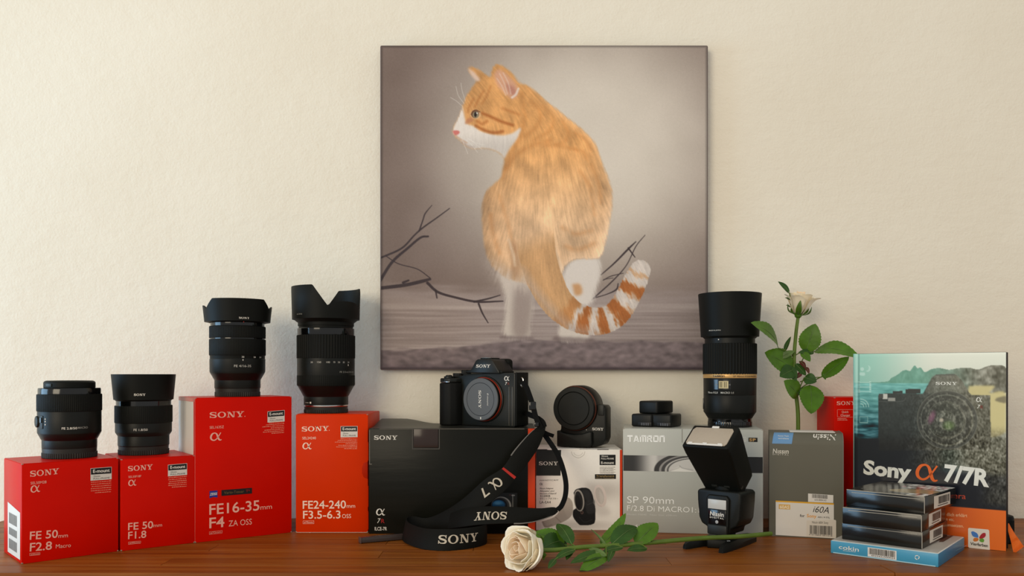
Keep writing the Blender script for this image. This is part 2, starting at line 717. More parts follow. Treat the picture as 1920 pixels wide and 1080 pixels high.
def plaster():
    m = mat('cream_plaster', (232, 222, 200), 0.85)
    nt = m.node_tree
    b = nt.nodes['Principled BSDF']
    tc = nt.nodes.new('ShaderNodeTexCoord')

    def noise(scale, detail, rough=0.55, stretch=None):
        n = nt.nodes.new('ShaderNodeTexNoise')
        n.inputs['Scale'].default_value = scale
        n.inputs['Detail'].default_value = detail
        n.inputs['Roughness'].default_value = rough
        if stretch:
            mp = nt.nodes.new('ShaderNodeMapping')
            mp.inputs['Scale'].default_value = stretch
            mp.inputs['Rotation'].default_value = (0, math.radians(24), 0)
            nt.links.new(tc.outputs['Object'], mp.inputs['Vector'])
            nt.links.new(mp.outputs[0], n.inputs['Vector'])
        else:
            nt.links.new(tc.outputs['Object'], n.inputs['Vector'])
        return n
    big = noise(3.2, 5)
    ramp = nt.nodes.new('ShaderNodeValToRGB')
    ramp.color_ramp.elements[0].position = 0.3
    ramp.color_ramp.elements[1].position = 0.72
    ramp.color_ramp.elements[0].color = (*[float(x) for x in lin((236, 227, 208))], 1)
    ramp.color_ramp.elements[1].color = (*[float(x) for x in lin((243, 236, 219))], 1)
    nt.links.new(big.outputs['Fac'], ramp.inputs[0])
    nt.links.new(ramp.outputs[0], b.inputs['Base Color'])
    fine, mid, trowel = noise(260, 4, 0.6), noise(60, 4), noise(16, 4, 0.6, (1.0, 1, 3.2))
    acc = None
    for n, w in ((fine, 0.6), (mid, 1.0), (trowel, 1.2)):
        k = nt.nodes.new('ShaderNodeMath')
        k.operation = 'MULTIPLY'
        k.inputs[1].default_value = w
        nt.links.new(n.outputs['Fac'], k.inputs[0])
        if acc is None:
            acc = k
        else:
            s = nt.nodes.new('ShaderNodeMath')
            nt.links.new(acc.outputs[0], s.inputs[0])
            nt.links.new(k.outputs[0], s.inputs[1])
            acc = s
    bp = nt.nodes.new('ShaderNodeBump')
    bp.inputs['Strength'].default_value = 0.55
    bp.inputs['Distance'].default_value = 0.0017
    nt.links.new(acc.outputs[0], bp.inputs['Height'])
    nt.links.new(bp.outputs[0], b.inputs['Normal'])
    return m


def wood(name, dark, mid, light, k=1.0):
    m = mat(name, mid, 0.42)
    nt = m.node_tree
    b = nt.nodes['Principled BSDF']
    tc = nt.nodes.new('ShaderNodeTexCoord')
    oi = nt.nodes.new('ShaderNodeObjectInfo')
    off = nt.nodes.new('ShaderNodeVectorMath')
    off.operation = 'MULTIPLY_ADD'
    off.inputs[1].default_value = (7.3, 5.1, 9.7)
    nt.links.new(oi.outputs['Random'], off.inputs[0])
    nt.links.new(tc.outputs['Object'], off.inputs[2])
    mp = nt.nodes.new('ShaderNodeMapping')
    mp.inputs['Scale'].default_value = (1.6 * k, 34 * k, 34 * k)
    nt.links.new(off.outputs[0], mp.inputs['Vector'])
    n = nt.nodes.new('ShaderNodeTexNoise')
    n.inputs['Scale'].default_value = 2.2
    n.inputs['Detail'].default_value = 7
    n.inputs['Roughness'].default_value = 0.62
    n.inputs['Distortion'].default_value = 0.6
    nt.links.new(mp.outputs[0], n.inputs['Vector'])
    r = nt.nodes.new('ShaderNodeValToRGB')
    cr = r.color_ramp
    cr.elements[0].position, cr.elements[1].position = 0.28, 0.75
    cr.elements[0].color = (*[float(x) for x in lin(dark)], 1)
    cr.elements[1].color = (*[float(x) for x in lin(light)], 1)
    e = cr.elements.new(0.5)
    e.color = (*[float(x) for x in lin(mid)], 1)
    nt.links.new(n.outputs['Fac'], r.inputs[0])
    tone = nt.nodes.new('ShaderNodeMapRange')
    tone.inputs['To Min'].default_value = 0.86
    tone.inputs['To Max'].default_value = 1.12
    nt.links.new(oi.outputs['Random'], tone.inputs['Value'])
    mx = nt.nodes.new('ShaderNodeMix')
    mx.data_type = 'RGBA'
    mx.blend_type = 'MULTIPLY'
    mx.inputs['Factor'].default_value = 1
    nt.links.new(r.outputs[0], mx.inputs[6])
    nt.links.new(tone.outputs[0], mx.inputs[7])
    nt.links.new(mx.outputs[2], b.inputs['Base Color'])
    bp = nt.nodes.new('ShaderNodeBump')
    bp.inputs['Distance'].default_value = 0.0003
    bp.inputs['Strength'].default_value = 0.6
    nt.links.new(n.outputs['Fac'], bp.inputs['Height'])
    nt.links.new(bp.outputs[0], b.inputs['Normal'])
    return m


M_wall = plaster()
M_wood = wood('oiled_oak', (102, 50, 8), (136, 74, 18), (160, 98, 34))
M_floor = wood('floor_oak', (120, 84, 52), (150, 108, 70), (170, 128, 88), 0.4)

w = mk('wall_back', *rbox((0, WALL_Y + 0.05, 0.55), (5.0, 0.1, 2.6)), M_wall)
tag(w, 'cream rough plastered wall behind the objects', kind='structure')
fl = mk('floor', *rbox((0, 0.2, -0.775), (5.0, 2.3, 0.05)), M_floor)
tag(fl, 'wooden floor under the table', kind='structure')

table = empty('wooden_table', (0, (TAB_BACK + TAB_FRONT) / 2, -0.75), 0, 'oiled oak table top of joined staves under all the boxes', 'table')
TX0, TX1 = -0.780, 0.95
rows = 9
rd = (TAB_BACK - TAB_FRONT) / rows
rr = random.Random(5)
for r in range(rows):
    x = TX0
    first = True
    while x < TX1 - 1e-6:
        L = rr.uniform(0.16, 0.42) if first else rr.uniform(0.30, 0.62)
        if r == 0:
            L = {True: 1.213}.get(first, 0.6)      # the joint in the front stave beside the blue box
        if TX1 - (x + L) < 0.12:
            L = TX1 - x
        first = False
        y = TAB_FRONT + (r + 0.5) * rd
        V, F = rbox((x + L / 2, y, -0.015), (L - 0.0003, rd - 0.0003, 0.030), 0.0006 if r else 0.0012, 1)
        mk('stave', V, F, M_wood, table, world=True)
        x += L
g = G()
g.rbox(((TX0 + TX1) / 2, (TAB_BACK + TAB_FRONT) / 2, -0.0525), (TX1 - TX0 - 0.10, TAB_BACK - TAB_FRONT - 0.06, 0.044))
g.build('apron', M_wood, table, world=True)
for sx in (TX0 + 0.06, TX1 - 0.06):
    for sy in (TAB_FRONT + 0.05, TAB_BACK - 0.05):
        mk('leg', *rbox((sx, sy, -0.39), (0.05, 0.05, 0.72), 0.003), M_wood, table, world=True)

# ------------------------------------------------------------------ the canvas print
CX0, CX1, CZ0, CZ1, CY = -0.2030, 0.3018, 0.2306, 0.7306, 1.301


def paint_cat():
    N = 600
    p = Paint(25, 22, 1058, 1050, N, N, (196, 186, 172))
    X, Y = p.X, p.Y
    # backdrop: pale wall, darker towards the rim as printed
    r = np.hypot((X - 690) / 580, (Y - 340) / 520)
    t = smooth01(r, 0.25, 1.25)
    a, b = np.array((222, 212, 198.0)), np.array((126, 109, 101.0))
    p.a = a * (1 - t[..., None]) + b * t[..., None]
    tl = smooth01(X, 250, 25)[..., None] * 0.45
    p.a = p.a * (1 - tl) + np.array((126, 108, 98.0)) * tl
    p.a += p.noise(30, seed=3)[..., None] * 1.5
    # ground
    hz = p.noise(30, 4, seed=4) * 6
    m = smooth01(Y + hz, 770, 835)
    g = np.array((172, 158, 153.0)) - 14 * smooth01(np.abs(X - 500), 150, 560)[..., None]
    p.a = p.a * (1 - m[..., None] * 0.85) + g * m[..., None] * 0.85
    st = p.noise(70, 2.2, seed=5) * smooth01(Y, 820, 870)
    p.a += st[..., None] * 6.0
    m = p.blur(((Y > 845) & (Y < 860)).astype(float), 30, 4)
    p.put(np.clip(m, 0, 1) * 0.35, (205, 192, 185))
    for k in range(9):
        y = 870 + k * 11
        ml, _ = p.line([(40 + 60 * (k % 3), y + 4), (450, y), (1050, y + 3 - 6 * (k % 2))], 2.2, 2.0)
        p.put(ml * 0.28, (128, 112, 110))
    edge = 985 - 25 * smooth01(X, 180, 460) + p.noise(18, 3, seed=6) * 2
    m = smooth01(Y, edge - 5, edge + 7)
    p.put(m * 0.9, (121, 107, 108))
    p.mul(1 + m * p.noise(7, 4, seed=7) * 0.06)
    p.put(smooth01(Y, 1028, 1052) * 0.5, (72, 58, 66))
    # twigs
    tw = (62, 52, 54)
    for pts, w in (([(20, 772), (60, 710), (110, 665), (150, 632), (174, 628)], [10, 9, 8, 7, 6]), ([(22, 697), (90, 666), (130, 625), (158, 600), (200, 570), (242, 539)], [6, 6, 5, 5, 4, 3]),
                   ([(146, 610), (158, 575), (165, 555), (186, 529)], [5, 4, 4, 2]), ([(20, 793), (100, 783), (150, 772), (180, 764)], [11, 11, 11, 8]),
                   ([(172, 776), (205, 805), (260, 822), (330, 836), (411, 834)], [9, 8, 7, 7, 4]), ([(320, 836), (365, 826), (402, 815)], [6, 5, 3]), ([(334, 842), (346, 872), (364, 903)], [6, 5, 3]),
                   ([(40, 690), (80, 715), (140, 732), (180, 760)], [3, 3, 3, 3]), ([(198, 800), (202, 824)], [6, 4]), ([(95, 775), (112, 768)], [8, 6]),
                   ([(861, 624), (832, 660), (802, 720), (758, 770), (692, 830)], [2, 3, 3, 4, 4]), ([(832, 645), (808, 668), (765, 712), (722, 750)], [3, 6, 5, 3]), ([(808, 665), (829, 694)], [5, 3]),
                   ([(728, 768), (752, 755), (792, 745)], [2, 3, 2]), ([(700, 824), (740, 812), (770, 797), (776, 778)], [3, 3, 5, 3]), ([(730, 765), (760, 760)], [2, 2])):
        ml, _ = p.line(pts, w, 1.1)
        p.put(ml * 0.92, tw)
    back = p.a.copy()
    # fur direction: over the neck down the back, then hanging
    ang = math.pi / 2 + 0.75 * np.tanh((520 - X) / 200.0) * smooth01(Y, 100, 400) * 0.6
    ang = ang + smooth01(Y, 420, 150) * (-0.75)
    fur = p.lic(ang, 9, 11, 0.9)
    fur2 = p.lic(ang, 14, 12, 1.8)
    wob = p.lic(ang, 10, 13, 2.2)

    def furry(pts, soft, amp):
        m = p.poly(pts, soft * 2.2)
        return smooth01(m + fur * amp * .7 * m * (1 - m) * 4, 0.12, 0.88)
    # legs
    legs = furry([(395, 735), (500, 745), (508, 820), (498, 900), (492, 948), (450, 952), (412, 946), (418, 880), (416, 810)], 5, 0.10)
    p.put(legs * 0.95, (214, 203, 192))
    sh = p.poly([(446, 790), (500, 770), (505, 850), (490, 945), (445, 946), (440, 880)], 9)
    p.put(sh * legs * 0.75, (150, 134, 128))
    thigh = furry([(602, 740), (630, 705), (680, 692), (715, 700), (722, 745), (705, 800), (690, 845), (640, 850), (605, 820)], 5, 0.08)
    p.put(thigh, (226, 217, 208))
    foot = furry([(592, 880), (640, 870), (682, 905), (682, 958), (640, 962), (590, 955)], 4, 0.08)
    p.put(foot, (218, 207, 196))
    m = p.poly([(575, 946), (690, 953), (690, 966), (575, 960)], 4)
    p.put(m * 0.55, (96, 80, 80))
    m = p.poly([(405, 944), (500, 948), (500, 956), (405, 953)], 3)
    p.put(m * 0.5, (100, 84, 84))
    m = p.poly([(630, 780), (655, 780), (662, 808), (640, 815)], 4)
    p.put(m * 0.85, (205, 150, 98))
    # body with head
    body = [(299, 86), (330, 95), (355, 112), (373, 124), (376, 98), (390, 80), (412, 86), (442, 112), (464, 140), (485, 146), (520, 170), (548, 197), (580, 222), (622, 256), (662, 288),
            (695, 322), (713, 358), (727, 398), (745, 442), (757, 490), (756, 540), (748, 590), (738, 640), (722, 690), (690, 700), (640, 700), (606, 725), (585, 760), (520, 790), (470, 775),
            (430, 765), (395, 742), (370, 712), (353, 665), (346, 605), (344, 545), (355, 492), (380, 462), (404, 442), (409, 415), (416, 385), (404, 366), (382, 353), (350, 347), (320, 349),
            (298, 342), (280, 327), (264, 312), (252, 298), (255, 280), (268, 256), (280, 226), (290, 196), (304, 168), (322, 142), (330, 131), (316, 118), (303, 102)]
    bm = furry(body, 2.6, 0.10)
    low = smooth01(Y, 300, 640)
    col = np.array((226, 166, 104.0)) * (1 - low[..., None]) + np.array((228, 188, 148.0)) * low[..., None]
    lft = smooth01(X, 470, 345)[..., None] * low[..., None]
    col = col * (1 - lft * 0.35) + np.array((196, 146, 100.0)) * lft * 0.35
    lit = np.exp(-((X - 590) / 120) ** 2 - ((Y - 530) / 160) ** 2)[..., None]
    col = col + lit * np.array((14, 14, 12.0))
    col = col * (1 + (fur * 0.018 + fur2 * 0.024 + p.noise(16, seed=21) * 0.028 + p.noise(5, 9, seed=22) * 0.02)[..., None])
    col = col * (1 - .10 * smooth01(p.poly(body, 30), .95, .5) * smooth01(X, 560, 400))[..., None]
    col = col * (1 + .05 * p.noise(22, 30, seed=23) * smooth01(Y, 280, 420))[..., None]
    rim = (p.poly(body, 2) - p.poly(body, 16))[..., None] * smooth01(X, 480, 600)[..., None]
    col = col + np.clip(rim, 0, 1) * np.array((50, 55, 60.0))
    p.a = p.a * (1 - bm[..., None]) + col * bm[..., None]

    def hair(pts, w, c, al, soft=4.0):
        ml, _ = p.line(pts, w, soft)
        ml = ml * np.clip(0.8 + 0.2 * fur2, 0.1, 1.2) * bm
        p.put(np.clip(ml, 0, 1) * al, c)
    # tabby bars on neck and shoulders
    dk = (188, 116, 58)
    for pts, w in (([(470, 175), (480, 240), (468, 300), (430, 380), (412, 440)], 14), ([(500, 200), (530, 230), (520, 275), (480, 310)], 10), ([(540, 215), (570, 250), (560, 290), (510, 320)], 9),
                   ([(600, 262), (618, 300), (600, 330), (540, 340)], 9), ([(640, 300), (672, 320), (690, 350)], 9), ([(580, 340), (620, 345), (660, 362), (680, 385)], 8),
                   ([(560, 322), (500, 340), (450, 372), (425, 410)], 12), ([(690, 400), (712, 450), (722, 520)], 10), ([(655, 420), (690, 480), (700, 560)], 9), ([(400, 500), (420, 560), (440, 640)], 9),
                   ([(372, 560), (380, 620), (400, 680)], 12), ([(600, 600), (640, 620), (690, 610)], 12), ([(610, 660), (650, 670), (700, 650)], 12), ([(620, 350), (655, 352), (685, 372)], 4)):
        hair(pts, w, dk, 0.30, 7.0)
    fr = p.poly([(352, 690), (400, 720), (470, 752), (520, 765), (500, 800), (440, 800), (395, 780)], 14)
    p.put(np.clip(fr * (0.75 + .25 * fur2), 0, 1) * .75, (214, 200, 188))
    hair([(440, 655), (452, 700), (450, 750)], 26, (150, 104, 70), 0.5, 9)
    hair([(430, 640), (445, 690), (450, 720)], 9, (235, 210, 180), 0.7)
    hair([(560, 640), (585, 700), (600, 745)], 12, (238, 214, 186), 0.6)
    # white muzzle, cheek and chest
    wm = p.poly([(283, 213), (288, 240), (296, 268), (318, 277), (344, 294), (398, 306), (440, 300), (468, 282), (455, 318), (432, 350), (415, 380), (404, 366), (382, 354), (350, 348), (320, 350), (298, 343), (264, 312), (251, 298), (262, 262)], 3.0)
    wm = wm * np.clip(bm * 1.4, 0, 1)
    wc = np.array((236, 226, 216.0)) * (1 - 0.10 * smooth01(Y, 290, 350)[..., None]) + fur[..., None] * 2.5
    p.a = p.a * (1 - wm[..., None]) + wc * wm[..., None]
    # ears
    e = p.poly([(383, 112), (398, 96), (430, 118), (456, 150), (457, 178), (440, 190), (412, 168), (392, 145)], 4)
    p.put(e * 0.75, (220, 168, 146))
    e = p.poly([(418, 140), (448, 155), (452, 180), (432, 172)], 4)
    p.put(e * 0.55, (172, 112, 104))
    ml, _ = p.line([(440, 186), (452, 176), (460, 158)], 7, 2)
    p.put(ml * 0.8, (238, 222, 210))
    for pts in ([(400, 110), (415, 140), (425, 175)], [(412, 108), (428, 140), (436, 175)], [(392, 125), (408, 150), (420, 178)]):
        ml, _ = p.line(pts, 3, 2)
        p.put(ml * 0.6, (238, 214, 196))
    e = p.poly([(300, 92), (318, 104), (338, 128), (328, 134), (312, 116)], 3)
    p.put(e * 0.85, (232, 206, 192))
    # face markings
    for pts, w, al in (([(345, 236), (372, 247), (405, 262), (442, 274)], 9, 0.75), ([(326, 276), (352, 290), (382, 298), (410, 294)], 9, 0.75), ([(330, 262), (345, 270), (360, 262)], 10, 0.5),
                       ([(300, 232), (304, 215), (318, 190)], 6, 0.4), ([(322, 215), (335, 190), (350, 165)], 6, 0.4), ([(345, 205), (360, 180), (372, 150)], 6, 0.35), ([(410, 220), (440, 232), (462, 240)], 9, 0.35)):
        ml, _ = p.line(pts, w, 4)
        p.put(ml * al, (170, 98, 48))
    p.put(p.poly([(290, 270), (296, 256), (310, 250), (318, 258), (302, 268)], 2.5) * 0.8, (196, 132, 96))
    p.put(p.ell(325, 240, 16, 14, 3) * 0.8, (232, 190, 146))
    p.put(p.ell(323, 239, 12.5, 12.5, 1.5), (120, 84, 62))
    p.put(p.ell(325, 241, 9.5, 10.5, 1.2), (150, 138, 112))
    p.put(p.ell(324, 240, 4.2, 8.2, 1.2), (46, 36, 34))
    p.put(p.ell(329, 236, 2.4, 2.4, 1) * 0.9, (236, 230, 222))
    ml, _ = p.line([(311, 240), (316, 230), (326, 226), (338, 232)], 3.2, 1.2)
    p.put(ml * 0.85, (104, 62, 40))
    p.put(p.poly([(251, 293), (264, 290), (275, 296), (268, 304), (258, 305)], 1.6), (214, 124, 116))
    ml, _ = p.line([(260, 306), (276, 318), (296, 330)], 4, 3)
    p.put(ml * 0.55, (190, 140, 104))
    ml, _ = p.line([(282, 328), (300, 340), (318, 344)], 5, 3)
    p.put(ml * 0.4, (158, 134, 124))
    for pts in ([(290, 318), (310, 335), (330, 360)], [(300, 315), (320, 330), (345, 352)], [(282, 320), (292, 345), (300, 365)], [(288, 205), (270, 180), (262, 150)], [(284, 215), (262, 196), (245, 186)], [(292, 196), (282, 165), (278, 140)], [(300, 318), (330, 332), (350, 336)]):
        ml, _ = p.line(pts, 1.5, 0.9)
        p.put(ml * 0.55, (240, 234, 226))
    # tail with rings
    tp_ = [(512, 600), (520, 680), (545, 770), (590, 845), (650, 888), (715, 898), (768, 876), (806, 822), (830, 770), (846, 735)]
    tw_ = [120, 118, 112, 100, 92, 86, 82, 78, 76, 64]
    tm, pos = p.line(tp_, tw_, 4, 8)
    tm = smooth01(tm + fur * 0.10 * tm * (1 - tm) * 4, 0.25, 0.75) * smooth01(Y + 0.4 * (X - 512), 600, 690)
    pos2 = pos + wob * 0.008
    tc = np.ones((N, N, 3)) * np.array((220, 172, 122.0))
    wh = np.array((226, 214, 204.0))
    bands = [(0.36, 0.42, 'o'), (0.42, 0.455, 'w'), (0.455, 0.505, 'd'), (0.505, 0.55, 'w'), (0.55, 0.60, 'd'), (0.60, 0.655, 'w'), (0.655, 0.73, 'd'), (0.73, 0.80, 'w'), (0.80, 0.865, 'd'), (0.865, 0.93, 'w'), (0.93, 0.965, 'p'), (0.965, 1.1, 'w')]
    for a0, a1, k in bands:
        c = {'o': np.array((206, 146, 92.0)), 'd': np.array((184, 112, 60.0)), 'w': wh, 'p': np.array((216, 178, 142.0))}[k]
        mm = (smooth01(pos2, a0 - 0.018, a0 + 0.018) * (1 - smooth01(pos2, a1 - 0.018, a1 + 0.018)))[..., None]
        tc = tc * (1 - mm) + c * mm
    low_edge, _ = p.line([(470, 740), (520, 810), (580, 880), (640, 925), (700, 932)], 26, 14)
    tc = tc * (1 - 0.45 * low_edge[..., None]) + np.array((204, 190, 184.0)) * 0.45 * low_edge[..., None]
    core, _ = p.line(tp_, [w_ * 0.2 for w_ in tw_], 30, 8)
    tc = tc * (0.92 + 0.12 * core[..., None]) * (1 + (fur * 0.018 + fur2 * 0.018)[..., None])
    p.a = p.a * (1 - tm[..., None]) + tc * tm[..., None]
    p.a += p.noise(1.0, seed=31)[..., None] * 1.2
    # printed rim
    rimd = np.minimum(np.minimum(X - 25, 1058 - X), np.minimum(Y - 22, 1050 - Y))
    p.mul(0.72 + 0.28 * smooth01(rimd, 0, 9))
    return p.a


canvas = empty('canvas_print', ((CX0 + CX1) / 2, WALL_Y, CZ0), 0, 'square stretched canvas photo print of a ginger and white cat on the wall', 'canvas print')
M_wrap = mat('mauve_canvas_edge', (116, 102, 100), 0.8, bump=0.0002, bscale=1500)
mk('stretched_frame', *rbox(((CX0 + CX1) / 2, (CY + WALL_Y) / 2, (CZ0 + CZ1) / 2), (CX1 - CX0, WALL_Y - CY, CZ1 - CZ0), 0.0022), M_wrap, canvas, world=True)
cf = Face((CX0, CY, CZ0), (1, 0, 0), (0, 0, 1))
raster('printed_photo', cf, paint_cat(), 0.0016, CX1 - CX0 - 0.0016, 0.0016, CZ1 - CZ0 - 0.0016, print_mat('canvas_photo', 0.75, bump=0.00012, bscale=1800), canvas, 0.0003)

# ------------------------------------------------------------------ cartons
class Carton:
    def __init__(s, name, label, cat, bl, br, depth, h, mats, z=0.0, group=None, bev=0.0007, lid=True, lid_mat=None, lid_gap=0.0, body=True):
        bl, br = Vector((bl[0], bl[1], z)), Vector((br[0], br[1], z))
        s.u = (br - bl).normalized()
        s.w = (br - bl).length
        s.b = Vector((-s.u.y, s.u.x, 0))
        s.up = Vector((0, 0, 1))
        s.bl, s.depth, s.h, s.z = bl, depth, h, z
        c = bl + s.u * s.w / 2 + s.b * depth / 2
        rz = math.atan2(s.u.y, s.u.x)
        s.root = empty(name, c, rz, label, cat, group)
        s.front = Face(bl, s.u, s.up)
        s.right = Face(br, s.b, s.up)
        s.left = Face(bl + s.b * depth, -s.b, s.up)
        s.top = Face(bl + s.up * h, s.u, s.b)
        if not body:
            return
        tl = 0.0006 if lid else 0.0
        V, F = rbox((0, 0, (h - tl) / 2), (s.w, depth, h - tl), bev)
        idx = []
        for f in F:
            P = [Vector(V[i]) for i in f]
            n = (P[1] - P[0]).cross(P[2] - P[0]).normalized() if len(P) > 2 else Vector((0, 0, 1))
            k = 0
            if n.x < -0.75:
                k = 1
            elif n.x > 0.75:
                k = 2
            elif n.z > 0.75:
                k = 3
            idx.append(k)
        s.body = mk('carton_body', V, F, [mats[0], mats[1], mats[2], mats[3]], s.root, idx)
        if lid:
            # tuck-in top flap: a sheet of card on the box with its folded front edge
            g = G()
            g.rbox((0.0, -0.0002, h - 0.0003 + lid_gap / 2), (s.w - 0.0012, depth - 0.0016, 0.0006), 0.0002, seg=1)
            s.lid = g.build('top_flap', lid_mat or mats[3], s.root)
            g = G()
            for sx in (-1, 1):
                g.rbox((sx * (s.w / 2 - 0.0011), -depth / 2 + 0.0012, h - 0.0008), (0.0022, 0.0024, 0.0012), 0.0003, seg=1)
                g.rbox((sx * (s.w / 2 - 0.0009), -depth / 2 + 0.0009, 0.0010), (0.0019, 0.0019, 0.0016), 0.0003, seg=1)
            for i, v in enumerate(g.V):
                g.V[i] = (v[0] * 1.0006, v[1] * 1.0006, v[2])
            g.each('worn_corner', M_kraft, s.root)

    def pr(s, face=None, off=0.00025):
        return Print(face or s.front, off)


def emount(c, q, micro_rows, seed, white=M_paper):
    """Black and white badge. q: corners (px) top-left, top-right of black, bottom-right, bottom-left of black, then bottom-right and bottom-left of white."""
    a, b, cc, d, e, f = q
    c.pr(off=0.0002).poly((a[0] - .7, a[1] - .7), (b[0] + .7, b[1] - .7), (e[0] + .7, e[1] + .7), (f[0] - .7, f[1] + .7)).build('badge_paper', mat('pale_badge', (214, 208, 198), 0.5), c.root)
    c.pr(off=0.0003).poly(a, b, cc, d).build('badge_field', M_ink, c.root)
    w = b[0] - a[0]
    hh = d[1] - a[1]
    sl = (cc[1] - d[1]) / w
    c.pr(off=0.0004).word(glyph_text('E-mount', 0.02), (d[0] + .1 * w, d[1] - .28 * hh + sl * .1 * w), (d[0] + .92 * w, d[1] - .28 * hh + sl * .92 * w), hh * .55).build('badge_lettering', M_white, c.root)
    h2 = f[1] - d[1]
    p = c.pr(off=0.0004)
    p.word('35mm', (d[0] + .12 * w, d[1] + .46 * h2 + sl * .12 * w), (d[0] + .45 * w, d[1] + .46 * h2 + sl * .45 * w), h2 * .28)
    p.word('FULL-FRAME', (d[0] + .12 * w, d[1] + .88 * h2 + sl * .12 * w), (d[0] + .92 * w, d[1] + .88 * h2 + sl * .92 * w), h2 * .28)
    p.build('badge_lettering', mat('mid_grey_print', (104, 100, 96), 0.5), c.root)
    p = c.pr()
    for i, (p0, p1) in enumerate(micro_rows):
        p.micro(p0, p1, 1.7, seed + i)
    p.build('small_print', mat('salmon_print', (226, 130, 104), 0.5), c.root)


def z1(x, y):
    return (x * .37037, 680 + y * .37037)


def z3(x, y):
    return (340 + x * .26855, 740 + y * .26855)


def rows(zf, x0, x1, y0, y1, n, sl, rag):
    out = []
    for i in range(n):
        y = y0 + (y1 - y0) * i / (n - 1)
        xa = x0 + rag[i % len(rag)]
        out.append((zf(xa, y + sl * (xa - x0)), zf(x1, y + sl * (x1 - x0))))
    return out


M_redpink = mat('worn_red_side', (214, 120, 108), 0.3, var=0.12, vscale=30)
red4 = [M_red, M_red, M_red, M_red]
GR = 'red lens cartons'

# --- carton under the macro lens (leftmost)
A = Carton('lens_carton', 'leftmost red carton, lettered F2.8 Macro, with white label on its left side', 'box', tp(40.5, 1058), tp(222, 1033.7), 0.0926, 0.1187, red4, group=GR)
p = A.pr()
p.word(SLAB, z1(153, 578), z1(299, 563), 11)
p.word('SEL50M28', z1(155, 617), z1(235, 610), 5)
p.word(ALPHA, z1(155, 658), z1(203, 652), 12.5)
p.word(glyph_text('FE 50', 0.012), z1(150, 896), z1(292, 885), 15)
p.word('mm', z1(295, 887), z1(343, 883), 7.5)
p.word(glyph_text('F2.8', 0.012), z1(150, 955), z1(262, 945), 15.5)
p.word('Macro', z1(282, 940), z1(358, 933), 7.5)
p.frame(z1(150, 977), z1(202, 972), z1(202, 961), z1(150, 965))
p.word('ø55mm', z1(155, 975), z1(198, 970.5), 3)
p.build('lettering', M_pink, A.root)
emount(A, [z1(460, 537), z1(563, 529), z1(563, 560), z1(460, 567), z1(563, 588), z1(460, 596)], rows(z1, 460, 563, 608, 662, 6, -0.075, (0, 0, 4, 0, 0, 20)), 10)
pl = Print(A.left)
La = A.left
V2 = [(0.022, 0.004), (0.086, 0.004), (0.086, 0.060), (0.022, 0.066)]
pl._add(V2, [(0, 1, 2, 3)])
pl.build('side_label', M_paper, A.root)
pb = Print(A.left, 0.0004)
for k, (y0, y1) in enumerate(((0.010, 0.022), (0.027, 0.036), (0.041, 0.054))):
    for i in range(10):
        x = 0.030 + i * 0.0042
        pb._add([(x, y0), (x + 0.0022, y0), (x + 0.0022, y1), (x, y1)], [(0, 1, 2, 3)])
pb.build('barcode', M_ink, A.root)

# --- carton under the short lens with the plain hood
B = Carton('lens_carton', 'small red carton lettered F1.8, second from the left, between two other red cartons', 'box', tp(226.5, 1033.7), tp(365, 1017.8), 0.1, 0.1166, red4, group=GR)
p = B.pr()
p.word(SLAB, z1(648, 550), z1(773, 540), 9.6)
p.word('SEL50F18F', z1(650, 584), z1(715, 579), 4)
p.word(ALPHA, z1(650, 625), z1(690, 620), 11)
p.word(glyph_text('FE 50', 0.012), z1(648, 848), z1(775, 837), 13.5)
p.word('mm', z1(777, 833), z1(820, 829), 6.5)
p.word(glyph_text('F1.8', 0.012), z1(648, 893), z1(740, 885), 13.5)
p.frame(z1(650, 920), z1(712, 914), z1(712, 903), z1(650, 908))
p.word('ø49mm', z1(655, 917), z1(707, 912.5), 3)
p.build('lettering', M_pink, B.root)
emount(B, [z1(852, 519), z1(945, 511), z1(945, 539), z1(852, 546), z1(945, 566), z1(852, 574)], rows(z1, 852, 945, 585, 634, 6, -0.08, (0, 0, 3, 0, 0, 18)), 20)

# --- tall carton
C = Carton('lens_carton', 'tallest red carton with a blue badge and white left side', 'box', tp(365.5, 1018), tp(547, 998.3), 0.092, 0.193, [M_red, M_paper, M_red, M_red], group=GR)
p = C.pr()
p.word(SLAB, z3(198, 163), z3(438, 155), 10.8)
p.word('SEL1635Z', z3(198, 238), z3(297, 233), 4.8)
p.word(ALPHA, z3(200, 322), z3(282, 317), 14.5)
p.word(glyph_text('FE16-35', 0.012), z3(195, 838), z3(545, 806), 19.5)
p.word('mm', z3(552, 803), z3(632, 796), 9)
p.word(glyph_text('F4', 0.012), z3(195, 932), z3(300, 922), 19.5)
p.word('ZA OSS', z3(330, 920), z3(492, 905), 11)
p.frame(z3(195, 976), z3(285, 966), z3(285, 948), z3(195, 958))
p.word('ø72mm', z3(202, 971), z3(278, 963), 3)
p.word('.', z3(441, 154), z3(446, 154), 10)
p.build('lettering', M_pink, C.root)
emount(C, [z3(604, 120), z3(718, 110), z3(718, 147), z3(604, 156), z3(718, 184), z3(604, 192)], rows(z3, 565, 718, 203, 278, 7, -0.08, (45, 25, 0, 60, 15, 5, 65)), 30)
C.pr().poly(z3(196, 673), z3(252, 668), z3(252, 718), z3(224, 714), z3(196, 723)).build('blue_badge', mat('badge_blue', (36, 50, 140), 0.4), C.root)
C.pr(off=.0004).word(glyph_text('ZEISS', .02, .2), z3(198, 704), z3(250, 699), 4.5).build('badge_lettering', M_white, C.root)
C.pr().poly(z3(280, 666), z3(493, 650), z3(493, 690), z3(280, 707)).build('dark_strip', mat('strip_black', (30, 18, 16), 0.4), C.root)
C.pr(off=.0004).word('Vario-Tessar', z3(298, 694), z3(437, 683), 5).build('strip_lettering', mat('olive_print', (112, 92, 52), 0.5), C.root)
